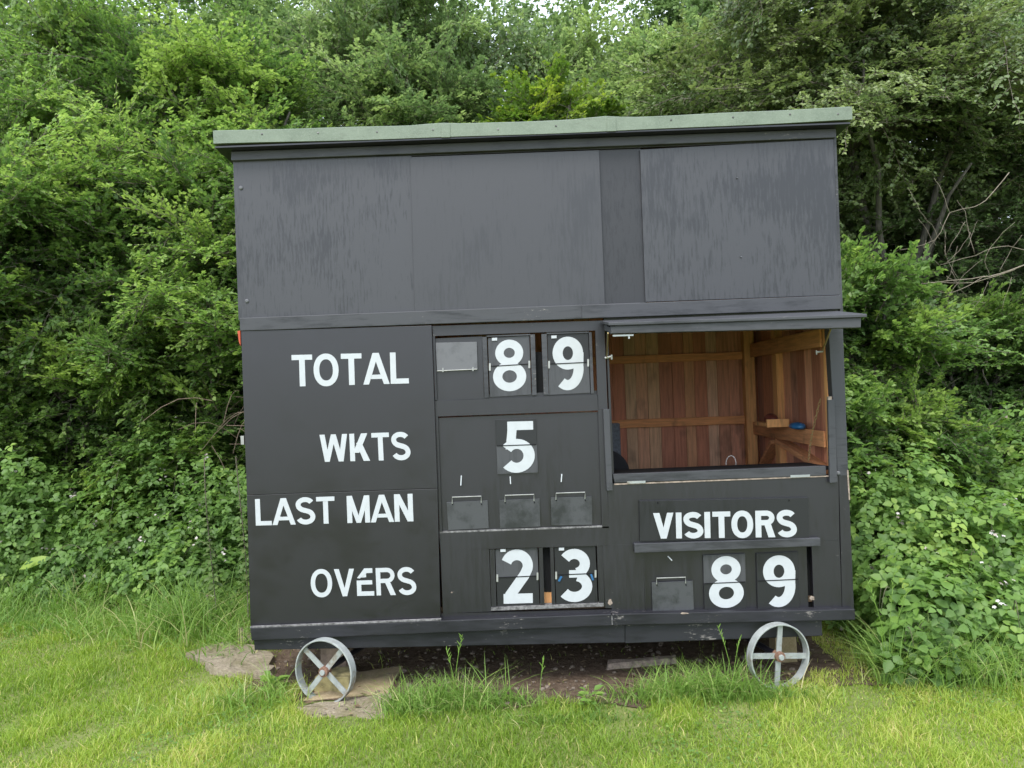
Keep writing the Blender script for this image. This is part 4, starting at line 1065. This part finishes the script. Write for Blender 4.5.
# yellowish sapling seen just above the roof
tree(0.45, 5.2, (0.45,5.0,4.6), (0.75,.5,.75), 42, .050, 'yellow', 'yellow-tinged young tree showing just above the middle of the roof', seed=51, tr=.04, tint=.25, scale=(.4,.75), name='young_tree')
tree(2.2, 4.9, (2.2,4.7,4.0), (1.5,.6,.65), 110, .050, 'haw', 'fresh green bush peeping over the right half of the roof', seed=52, tr=.05, tint=.40, scale=(.4,.8), name='young_tree')
tree(-1.2, 5.0, (-1.3,4.8,3.9), (1.3,.6,.7), 90, .050, 'haw', 'fresh green bush peeping over the left half of the roof', seed=53, tr=.05, tint=.32, scale=(.4,.8), name='young_tree')
# rear rank: taller, a thin place above the middle where the sky shows
for i, (x, y, cz, rx, rz, nb, tn, lb) in enumerate([
    (-10.5, 10.5, 5.6, 2.6, 4.8, 230, .05, 'tall dark tree in the rear rank beyond the far left hawthorn'),
    (-6.0, 11.0, 6.0, 2.7, 5.0, 260, .08, 'tall tree in the rear rank behind the bright hawthorn boughs'),
    (-2.2, 11.3, 6.0, 2.2, 4.9, 240, .12, 'tall tree in the rear rank left of the gap where sky shows'),
    (1.0, 11.6, 5.2, 1.9, 4.9, 88, .30, 'thin tall tree in the rear rank with white sky showing between its twigs'),
    (4.3, 11.2, 6.0, 2.3, 4.9, 240, .20, 'tall tree in the rear rank right of the gap where sky shows'),
    (8.6, 11.0, 6.0, 2.8, 5.0, 260, .06, 'tall dark tree in the rear rank behind the right edge'),
    ]):
    tree(x, y, (x, y, cz), (rx, 1.4, rz), nb, .085, 'tree', lb, seed=61+i, tr=.17, tint=tn+.15, group=G1, scale=(1.2,1.9), name='hedge_tree', twigs=(nb < 200))

# undergrowth beneath the trees: leaf masses too tangled to count
def leaf_cloud(name, n, boxes, leafL, mat, label, cat, seed, tint=0.2):
    rg = np.random.default_rng(seed); P = []
    for (x0, x1, y0, y1, z0, z1, w_) in boxes:
        k = int(n*w_); P.append(np.stack([rg.uniform(x0, x1, k), rg.uniform(y0, y1, k), z0+(z1-z0)*rg.random(k)**1.1], 1))
    P = np.concatenate(P); d = rg.normal(0, 1, P.shape)*np.array([1, 1, .3]); d[:, 1] -= .4
    (v, f, tt), _ = boughs(P, unit(d), rg.uniform(.5, 1.0, len(P)), tint+rg.normal(0, .12, len(P)), rg, leafL, False, 1.0)
    o = mesh_np(name, v, f, 3, tt, M[mat]); tag(o, label, cat, kind='stuff'); return o
leaf_cloud('undergrowth', 1150, [(-12,12,7.6,9.6,0,3.8,.46),(-9,-1.9,5.0,6.4,0,2.6,.5),(-1.9,2.2,5.4,6.6,0,2.4,.12),(2.2,8.5,4.6,6.2,0,2.4,.38)], .06, 'tree', 'dense dark undergrowth filling the wood floor behind the scoreboard', 'undergrowth', 71, .02)

# brambles: mounds of trifoliate leaves on arching canes
def bramble(name, mounds, n, seed, label, tint=.3, leafL=.056, flowers=110):
    rg = np.random.default_rng(seed); P = []; nrm = []
    w_ = np.array([m_[2]*m_[3] for m_ in mounds]); w_ = w_/w_.sum()
    for (x, y, rx, ry, h), q in zip(mounds, w_):
        k = int(n*q); a = rg.uniform(0, 2*math.pi, k); e = np.arcsin(rg.uniform(0.0, 1, k)); lay = 1-0.42*rg.random(k)**1.6
        d = np.stack([np.cos(a)*np.cos(e), np.sin(a)*np.cos(e), np.sin(e)], 1)
        l2 = lumpy(np.random.default_rng(seed+int(x*10)))(d)
        p = np.array([x, y, 0]) + d*np.array([rx, ry, h])*(lay*l2)[:, None] + rg.normal(0, .04, (k, 3))
        P.append(p); nrm.append(unit(d*np.array([.8, .8, .7])+rg.normal(0, .28, (k, 3))+np.array([0, -.2, .55])))
    P = np.concatenate(P); nrm = np.concatenate(nrm)
    ok = (P[:, 2] > .02) & ~((P[:, 0] > xl-.08) & (P[:, 0] < xr+.08) & (P[:, 1] < 1.8) & (P[:, 1] > -.3))
    P, nrm = P[ok], nrm[ok]; k = len(P)
    base = unit(np.cross(nrm, rg.normal(0, 1, (k, 3)))); side_ = np.cross(nrm, base)
    V = []; F_ = []; T_ = []; nv = 0
    tb = tint + 0.5*(lumpy(np.random.default_rng(seed+9))(unit(P-P.mean(0)))-1) + rg.normal(0, .14, k)
    L0 = leafL*rg.uniform(.6, 1.3, k)
    for ang, off, sc in ((0, .35, 1.0), (75, .05, .82), (-75, .05, .82)):
        ca, sa = math.cos(math.radians(ang)), math.sin(math.radians(ang))
        D = base*ca + side_*sa
        v, f, t_ = leaf_geo(P + base*(L0*off)[:, None], D, nrm + rg.normal(0, .12, (k, 3)), L0*sc, L0*sc*.74, tb + rg.normal(0, .06, k), 'oval')
        V.append(v); F_.append(f+nv); T_.append(t_); nv += len(v)
    t = thing(name, (mounds[0][0], mounds[0][1], 0), label, 'bramble')
    fo = mesh_np('foliage', np.concatenate(V), np.concatenate(F_), 3, np.concatenate(T_), M['bramble'], t)
    # canes
    for i in range(12):
        m_ = mounds[rg.integers(len(mounds))]; a = rg.uniform(0, 6.28); b0 = np.array([m_[0]+rg.normal(0, m_[2]*.35), m_[1]+rg.normal(0, m_[3]*.35), 0])
        e = b0 + np.array([math.cos(a)*m_[2]*.7, math.sin(a)*m_[3]*.7, 0]); pts = []
        for u in np.linspace(0, 1, 10):
            p = b0*(1-u)+e*u; p[2] = m_[4]*1.0*math.sin(u*2.4); pts.append(tuple(p))
        if any(xl-.1 < p[0] < xr+.1 and p[1] < 1.8 for p in pts): continue
        MB().tube(pts, [.004*(1-.5*u) for u in np.linspace(0, 1, 10)], 4).build('cane', M['greencane'], t, smooth=True)
    # flower clusters
    sel = rg.choice(k, min(flowers, k), replace=False) if flowers else []; FV = []; FF = []; FT = []; nv = 0
    for s_ in sel:
        if nrm[s_][1] > .3: continue
        nc = rg.integers(3, 7); pc = P[s_] + nrm[s_]*.03 + rg.normal(0, .022, (nc, 3))
        for p in pc:
            a = np.arange(5)*2*math.pi/5 + rg.uniform(0, 1); nn = unit(nrm[s_]+rg.normal(0, .4, 3)); b1 = unit(np.cross(nn, [0.3, .2, 1.])); b2 = np.cross(nn, b1)
            dd = b1[None]*np.cos(a)[:, None]+b2[None]*np.sin(a)[:, None]
            v, f, t_ = leaf_geo(np.repeat(p[None], 5, 0), dd, np.repeat(nn[None], 5, 0)+0*dd, np.full(5, .013), np.full(5, .010), np.full(5, rg.uniform(0, 1)))
            FV.append(v); FF.append(f+nv); FT.append(t_); nv += len(v)
    if FV: mesh_np('flowers', np.concatenate(FV), np.concatenate(FF), 3, np.concatenate(FT), M['flower'], t)
    return t
bramble('bramble_bush', [(-3.0,2.75,1.0,.8,1.15),(-2.2,2.5,.6,.7,.95),(-2.5,3.3,.7,.7,1.3),(-2.7,2.0,.8,.35,.5),(-3.7,2.2,.6,.35,.45)], 9000, 81, 'bramble thicket with pale flowers beside the left end wall of the hut', .32)
bramble('bramble_bush', [(-4.3,2.9,1.0,.9,1.15),(-5.3,3.2,1.0,.9,1.25),(-4.7,2.5,.8,.4,.6)], 8200, 82, 'bramble thicket at the far left below the bright hawthorn', .36)
bramble('bramble_bush', [(2.45,1.15,.55,.8,1.0),(2.9,1.9,.7,.7,1.2),(2.9,.75,.6,.6,.8),(2.35,.45,.42,.45,.55),(2.75,.22,.45,.32,.38)], 10500, 83, 'bramble thicket against the right end wall of the hut, with low leafy front', .46)
bramble('bramble_bush', [(4.1,1.7,1.0,1.0,1.30),(5.0,2.3,.9,.9,1.45),(3.6,.85,.6,.6,.75),(3.3,.35,.5,.35,.42),(4.2,.8,.6,.5,.6)], 10500, 84, 'flowering bramble thicket at the right edge of the picture', .46)
bramble('bramble_bush', [(2.02,-.05,.20,.14,.30),(2.2,.18,.30,.28,.46),(2.30,.05,.26,.14,.20)], 620, 85, 'small low bramble sprawling beside the right wheel', .30, .075, 0)

# ---------------------------------------------------------------- grass
def blades(P, H, W, lean, tint, rg, seg=2):
    """curved tapering blades. P base (n,3)"""
    n = len(P); a = rg.uniform(0, 2*math.pi, n); side_ = np.stack([np.cos(a), np.sin(a), np.zeros(n)], 1)
    b_ = rg.uniform(0, 2*math.pi, n); ld = np.stack([np.cos(b_), np.sin(b_), np.zeros(n)], 1)
    V = []
    for i in range(seg+1):
        u = i/seg; c_ = P + np.array([0, 0, 1.0])*(H*u*(1-0.35*lean*u))[:, None] + ld*(H*lean*u*u)[:, None]
        wd = W*(1-u)**.6*.5
        if i < seg: V += [c_ - side_*wd[:, None], c_ + side_*wd[:, None]]
        else: V += [c_]
    k = len(V); V = np.stack(V, 1); f = []
    for i in range(seg-1): f += [[2*i, 2*i+1, 2*i+3], [2*i, 2*i+3, 2*i+2]]
    f.append([2*seg-2, 2*seg-1, 2*seg])
    F_ = (np.arange(n)[:, None, None]*k+np.array(f)[None]).reshape(-1, 3)
    return V.reshape(-1, 3), F_, np.repeat(tint, k)
def smooth_noise(x, y, seed, fr):
    r = np.random.default_rng(seed); o_ = 0
    for i in range(6):
        a = r.uniform(0, 6.28); k = fr*r.uniform(.6, 1.7); o_ = o_+np.sin((x*math.cos(a)+y*math.sin(a))*k+r.uniform(0, 6.28))
    return o_/3.0
def GZ(x, y): return 0.02*np.sin(x*1.3+0.4)*np.sin(y*1.1)-0.01
def inpoly(pl, x, y):
    c_ = np.zeros(len(x), bool)
    for i in range(len(pl)):
        (x1, y1), (x2, y2) = pl[i], pl[i-1]
        c_ ^= ((y1 > y) != (y2 > y)) & (x < (x2-x1)*(y-y1)/(y2-y1+1e-12)+x1)
    return c_
def soil_mask(x, y):
    """1 where bare ground shows"""
    e = -0.13 - 0.10*np.exp(-((x-0.25)/.6)**2) + 0.05*np.sin(x*9)+.04*np.sin(x*23) + .12*np.exp(-((x-1.25)/.22)**2) + .14*np.exp(-((x+.45)/.15)**2)
    m1 = (x > -1.15) & (x < 1.5) & (y > e) & (y < 1.9)
    m1 |= (x > -1.62) & (x < 1.72) & (y > .10) & (y < 1.7)
    m2 = inpoly(PATH, x, y)
    m3 = inpoly([gxy(292,704),gxy(300,690),gxy(346,672),gxy(402,666),gxy(390,714),gxy(350,712),gxy(308,714)], x, y)
    return m1 | m2 | m3
rg = np.random.default_rng(91)
n = 430000
X = rg.uniform(-4.8, 4.8, n); Y = -1.25 + (rg.random(n)**1.35)*4.4
vis = np.abs(X) < (Y+4.2)*.72+.25
X, Y = X[vis], Y[vis]
keep = ~soil_mask(X, Y) | (rg.random(len(X)) < .015)
keep &= ~((X > 2.3) & (Y > .6)) & ~((X < -2.6) & (Y > 2.6))
X, Y = X[keep], Y[keep]
pn = smooth_noise(X, Y, 3, 2.2); pn2 = smooth_noise(X, Y, 4, 9)
dens = rg.random(len(X)) < .93+.15*pn2
X, Y, pn, pn2 = X[dens], Y[dens], pn[dens], pn2[dens]
H = (.036+.018*pn2+.016*np.clip(smooth_noise(X, Y, 8, 5), 0, 2))*rg.uniform(.4, 1.6, len(X)); H = np.clip(H, .010, .12)
tn = .44 + .20*pn + .13*pn2 + rg.normal(0, .15, len(X)); dry = rg.random(len(X)) < (.05+.12*(smooth_noise(X, Y, 12, 3.5) > .75)); tn[dry] = rg.uniform(.85, 1, dry.sum())
v, f, t_ = blades(np.stack([X, Y, GZ(X, Y)-.002], 1), H, rg.uniform(.0035, .0065, len(X)), rg.uniform(.15, 1.1, len(X)), tn, rg, 2)
tag(mesh_np('lawn_grass', v, f, 3, t_, M['grass']), 'short mown grass covering the foreground', 'grass', kind='stuff')
# longer grass along the verge, round the wheels and at the foot of the brambles
def clumps(cs, n, seed, label, mat='tallgrass', W=(.004, .008), tint=.42):
    r = np.random.default_rng(seed); P = []; H = []
    w_ = np.array([c_[4] for c_ in cs], float); w_ /= w_.sum()
    for (x, y, rx, ry, _, h), q in zip(cs, w_):
        k = int(n*q); px = x+r.normal(0, rx, k)*.6; py = y+r.normal(0, ry, k)*.6
        P.append(np.stack([px, py, GZ(px, py)-.004], 1)); H.append(h*r.uniform(.3, 1.2, k)*(1+.30*smooth_noise(px, py, seed+5, 7)))
    P = np.concatenate(P); H = np.concatenate(H)
    ok = ~((P[:, 0] > xl-.02) & (P[:, 0] < xr+.01) & (P[:, 1] > -.06) & (P[:, 1] < 1.7))
    P, H = P[ok], H[ok]
    tn = tint + .12*smooth_noise(P[:, 0], P[:, 1], seed, 5) + r.normal(0, .14, len(P)); d = r.random(len(P)) < .07; tn[d] = r.uniform(.85, 1, d.sum())
    v, f, t_ = blades(P, H, r.uniform(W[0], W[1], len(P)), r.uniform(.2, 1.45, len(P)), tn, r, 4)
    o = mesh_np('long_grass', v, f, 3, t_, M[mat]); tag(o, label, 'grass', kind='stuff'); return o
clumps([(-2.35,1.3,.35,.35,1,.34),(-2.7,1.9,.6,.4,1.6,.36),(-3.5,2.0,.7,.35,1.6,.30),(-4.4,2.1,.6,.4,1.4,.26),(-1.95,.9,.16,.3,.5,.30),(-2.9,1.35,.7,.3,1.4,.20),(-3.9,1.5,.8,.3,1.2,.16),(-5.2,2.3,.6,.5,1,.3)], 8500, 101, 'long unmown grass at the foot of the left brambles', W=(.005,.011))
clumps([(2.1,.05,.2,.18,.7,.34),(2.4,-.02,.35,.16,1.1,.32),(2.85,-.10,.4,.14,1.3,.30),(3.2,.02,.4,.15,.8,.26),(3.6,.3,.4,.2,.6,.28),(1.93,-.05,.10,.08,.3,.34)], 4600, 102, 'long bright grass at the foot of the right brambles', tint=.52)
clumps([(.86,-.15,.27,.09,1.4,.19),(.70,-.20,.35,.08,.8,.12),(1.3,-.22,.25,.06,.5,.09)], 1900, 103, 'grass tuft at the left side of the right wheel', tint=.42)
clumps([(-.45,-.20,.22,.10,1.2,.17),(-.20,-.22,.40,.07,.8,.10),(-.62,-.30,.14,.07,.6,.16),(.1,-.42,.3,.06,.6,.08)], 1900, 104, 'grass tuft at the edge of the bare soil right of the left wheel', tint=.42)
clumps([(-1.55,-.12,.24,.10,1.0,.15),(-1.40,-.03,.06,.06,.5,.24),(-1.85,-.25,.4,.14,.9,.09),(-1.3,-.44,.25,.05,.5,.05)], 1100, 105, 'straggling dry grass left of the left wheel', tint=.62)
# a few tall seeding stems against the hut
def stem_plant(x, y, hs_, label, seed):
    r = random.Random(seed); mb = MB()
    for h, lx in hs_:
        p = [(x+r.uniform(-.03,.03)+lx*u*u, y+r.uniform(-.004,.004), h*u) for u in np.linspace(0, 1, 7)]
        p = [(p[0][0]*(1-u)+p[-1][0]*u if False else q[0], q[1], q[2]) for q, u in zip(p, np.linspace(0, 1, 7))]
        mb.tube([(x+lx*u*u, y, h*u) for u in np.linspace(0, 1, 7)], [.0022*(1-.5*u) for u in np.linspace(0, 1, 7)], 5)
        for k in range(7):
            u = .72+.04*k; q = Vector((x+lx*u*u, y, h*u))
            mb.tube([q, q+Vector((r.uniform(-.018,.018), r.uniform(-.01,.01), .022))], [.0035, .001], 4)
    o = mb.build('grass_stem', M['tallgrass']); tag(o, label, 'grass stem'); return o
for i in range(0): pass
stem_plant(-.42, -.14, [(.34,.05),(.27,-.04)], 'thin seeding grass stems standing against the chassis right of the left wheel', 1)
stem_plant(.02, -.30, [(.26,.03)], 'single thin grass stem on the bare soil below the number 2', 2)
stem_plant(1.02, -.18, [(.36,-.07),(.30,.05)], 'thin seeding grass stems leaning beside the right wheel', 3)
stem_plant(1.86, -.10, [(.62,.05),(.50,.12),(.55,-.10)], 'tall seeding grass in front of the lower right corner of the hut', 4)
# small weeds on the soil edge
def weed(x, y, s_, label, seed, mat='bramble', n_=16, name='weed'):
    r = np.random.default_rng(seed); a = r.uniform(0, 6.28, n_); e = r.uniform(.1, 1.1, n_)
    D = np.stack([np.cos(a)*np.cos(e), np.sin(a)*np.cos(e), np.sin(e)], 1)
    P = np.array([x, y, .01]) + D*s_*.5*r.uniform(0, 1, (n_, 1)); P[:, 2] += r.uniform(0, s_*.7, n_)
    v, f, t_ = leaf_geo(P, D*np.array([1,1,.5]), np.array([0,-.3,1.])+r.normal(0,.2,(n_,3)), s_*r.uniform(.35,.7,n_), s_*r.uniform(.22,.4,n_), .6+r.normal(0,.15,n_), 'oval')
    o = mesh_np(name, v, f, 3, t_, M[mat]); tag(o, label, 'weed'); return o
weed(.27, -.30, .085, 'small leafy weed on the edge of the bare soil below the number 3', 1)
weed(.75, -.22, .06, 'tiny seedling on the bare soil left of the right wheel', 2, n_=9)
weed(-1.42, .02, .10, 'dark ivy-like weed beside the left wheel', 3, n_=30)
# big pale dock leaf at the far left
gx, gy = gxy(40, 575, .25)
dk = np.array([[0,0,1.]])
v, f, t_ = leaf_geo(np.array([[gx-.17, gy+.0, .30],[gx+.02,gy+.02,.12],[gx-.05,gy+.05,.10]]), np.array([[1,.1,.42],[.6,-.5,.5],[-.7,-.3,.5]]), np.array([[-.3,-.9,.8],[0,-.5,1],[0,-.5,1.]]), np.array([.27,.2,.2]), np.array([.11,.09,.09]), np.array([.95,.6,.5]), 'oval')
tag(mesh_np('dock_plant', v, f, 3, t_, M['bramble']), 'dock plant with one large pale green leaf at the far left', 'plant')
# nettles standing by the left end wall
def nettle(x, y, h, label, seed):
    r = np.random.default_rng(seed); t = thing('nettle', (x, y, 0), label, 'nettle')
    mb = MB(); mb.tube([(x+.03*math.sin(u*3+seed), y, h*u) for u in np.linspace(0, 1, 8)], .004, 5); mb.build('stem', M['twig'], t)
    P = []; D = []; L = []
    for i in range(22):
        u = .25+.75*i/21; c_ = np.array([x+.03*math.sin(u*3+seed), y, h*u])
        for k in range(4):
            a = k*math.pi/2 + (i % 2)*.78; P.append(c_); D.append([math.cos(a), math.sin(a), -.25]); L.append(.085*(1.15-u))
    P = np.array(P); D = np.array(D)+r.normal(0,.1,(len(P),3)); L = np.array(L)
    v, f, t_ = leaf_geo(P, D, np.array([0,0,1.])+r.normal(0,.2,P.shape), L, L*.5, .45+r.normal(0,.12,len(P)), 'oval')
    mesh_np('leaves', v, f, 3, t_, M['ivy'], t); return t
nettle(-2.02, 1.2, 1.22, 'taller pale nettle standing by the left end wall', 1)
nettle(-2.30, 1.35, 1.20, 'nettle standing a little left of the taller one by the end wall', 2)
# dry tangle of canes on the left, bare pale branch on the right
rg = np.random.default_rng(7); mb = MB()
for i in range(20):
    p = Vector((rg.uniform(-2.9, -2.1), rg.uniform(2.2, 2.8), rg.uniform(1.2, 1.7))); d = Vector((rg.normal(.3,.8), rg.normal(-.1,.25), rg.normal(-.1,.35))).normalized(); L = rg.uniform(.3, .8)
    mb.tube([p+d*L*u+Vector((0,0,.10*math.sin(u*3))) for u in np.linspace(0,1,5)], [.0035,.003,.0028,.0025,.0015], 4)
tag(mb.build('dry_canes', M['cane']), 'tangle of dry brown canes above the brambles left of the hut', 'dry canes', kind='stuff')
def pxpt(px, py, y): return Vector(at(px, py, y))
db = thing('dead_branch', tuple(pxpt(1060, 240, 2.9)), 'bare pale dead branch forking across the dark trees on the right', 'dead branch')
mb = MB()
def lim(pts, r0, r1, y0=2.0, yj=.08):
    r = random.Random(len(mb.v)); q = []
    for i in range(len(pts)-1):          # smooth the kinks
        a, b_ = pts[max(i-1, 0)], pts[i]; c_, d = pts[i+1], pts[min(i+2, len(pts)-1)]
        for u in (0, .33, .66):
            q.append(tuple(.5*((2*b_[k])+(-a[k]+c_[k])*u+(2*a[k]-5*b_[k]+4*c_[k]-d[k])*u*u+(-a[k]+3*b_[k]-3*c_[k]+d[k])*u**3)+r.uniform(-.8, .8) for k in (0, 1)))
    pts = q+[pts[-1]]; k = len(pts); r0 *= .75; yj *= .15; y0 += r.uniform(-.08, .08)
    mb.tube([pxpt(p[0], p[1], y0+r.uniform(-yj, yj)) for p in pts], [r0+(r1-r0)*i/(k-1) for i in range(k)], 6)
lim([(1075,245),(1022,266),(990,276),(960,279),(920,284)], 0.0088, 0.0024)
lim([(1022,266),(985,280),(955,283),(918,282)], 0.0050, 0.0018)
lim([(985,276),(960,290),(940,292),(915,285)], 0.0039, 0.0018)
lim([(1060,262),(1024,250),(1002,246),(975,255),(940,265)], 0.0044, 0.0018)
lim([(975,255),(968,230),(965,212),(957,200)], 0.0033, 0.0012)
lim([(1010,172),(985,200),(970,208),(950,213),(935,240),(900,250)], 0.0050, 0.0018)
lim([(950,213),(942,190),(934,178)], 0.0028, 0.0012)
lim([(990,276),(985,262),(996,240),(1015,222)], 0.0028, 0.0012)
lim([(957,284),(948,300),(955,318),(972,335)], 0.0022, 0.0012)
lim([(940,265),(925,252),(926,240)], 0.0022, 0.0012)
lim([(960,279),(948,262),(945,246)], 0.0022, 0.0012)
lim([(1000,272),(1008,255),(1022,235)], 0.0022, 0.0012)
rr_ = random.Random(4)
for i in range(16):
    x0, y0_ = rr_.uniform(915, 1020), rr_.uniform(215, 290); a = rr_.uniform(-2.6, -.3) if i % 3 else rr_.uniform(.5, 2.2); L = rr_.uniform(14, 42)
    lim([(x0, y0_), (x0+L*.5*math.cos(a), y0_+L*.5*math.sin(a)+rr_.uniform(-4, 4)), (x0+L*math.cos(a), y0_+L*math.sin(a))], .0024, .001)
mb.build('limb', M['dead'], db, smooth=True)
lim_ = MB()
# the spurs that hang down from the ivy tree
mb = MB()
for pts in ([(843,345),(850,368),(858,385),(866,402)], [(846,395),(855,430),(862,452)], [(1002,340),(996,380),(975,405)]):
    mb.tube([pxpt(p[0], p[1], 1.6) for p in pts], [.004,.004,.0035,.003][:len(pts)], 5)

# clover and small weeds in the turf, stones and litter on the soil
rg = np.random.default_rng(120)
n = 30000; X = rg.uniform(-4.2, 4.2, n); Y = rg.uniform(-1.15, 2.2, n)
k = (smooth_noise(X, Y, 31, 4) > .55) & ~soil_mask(X, Y) & ~((X > 2.3) & (Y > .3)); X, Y = X[k], Y[k]; n = len(X)
P = np.stack([X, Y, GZ(X, Y)+rg.uniform(.008, .035, n)], 1); a = rg.uniform(0, 6.28, n)
D = np.stack([np.cos(a), np.sin(a), rg.uniform(0, .5, n)], 1)
v, f, t_ = leaf_geo(P, D, np.array([0, -.1, 1.])+rg.normal(0, .3, (n, 3)), rg.uniform(.010, .022, n), rg.uniform(.009, .018, n), .45+rg.normal(0, .15, n))
tag(mesh_np('clover', v, f, 3, t_, M['bramble']), 'patches of clover and small weeds in the mown turf', 'clover', kind='stuff')
n = 1100; X = rg.uniform(-1.6, 1.8, n); Y = rg.uniform(-.45, 1.2, n); k = soil_mask(X, Y); X, Y = X[k], Y[k]; n = len(X)
bm = bmesh.new()
for i in range(n):
    r_ = .004+.016*rg.random()**4
    mt_ = Matrix.Translation((X[i], Y[i], GZ(X[i], Y[i])+.010)) @ Matrix.Rotation(rg.uniform(0, 6), 4, 'Z') @ Matrix.Diagonal((r_*rg.uniform(.7, 1.5), r_, r_*.6, 1))
    bmesh.ops.create_icosphere(bm, subdivisions=1, radius=1.0, matrix=mt_)
me = bpy.data.meshes.new('pebbles'); bm.to_mesh(me); bm.free()
tag(link('pebbles', me, M['pebble']), 'small stones and crumbs of earth on the bare soil under the hut', 'pebbles', kind='stuff')
n = 480; X = rg.uniform(-1.7, 1.9, n); Y = rg.uniform(-.5, 1.0, n); k = soil_mask(X, Y); X, Y = X[k], Y[k]; n = len(X)
a = rg.uniform(0, 6.28, n); P = np.stack([X, Y, GZ(X, Y)+.012], 1)
v, f, t_ = leaf_geo(P, np.stack([np.cos(a), np.sin(a), rg.uniform(-.1, .3, n)], 1), np.array([0, 0, 1.])+rg.normal(0, .3, (n, 3)), rg.uniform(.015, .05, n), rg.uniform(.006, .022, n), rg.random(n))
tag(mesh_np('leaf_litter', v, f, 3, t_, M['deadleaf']), 'dry leaves and stalks scattered on the bare soil', 'leaf litter', kind='stuff')
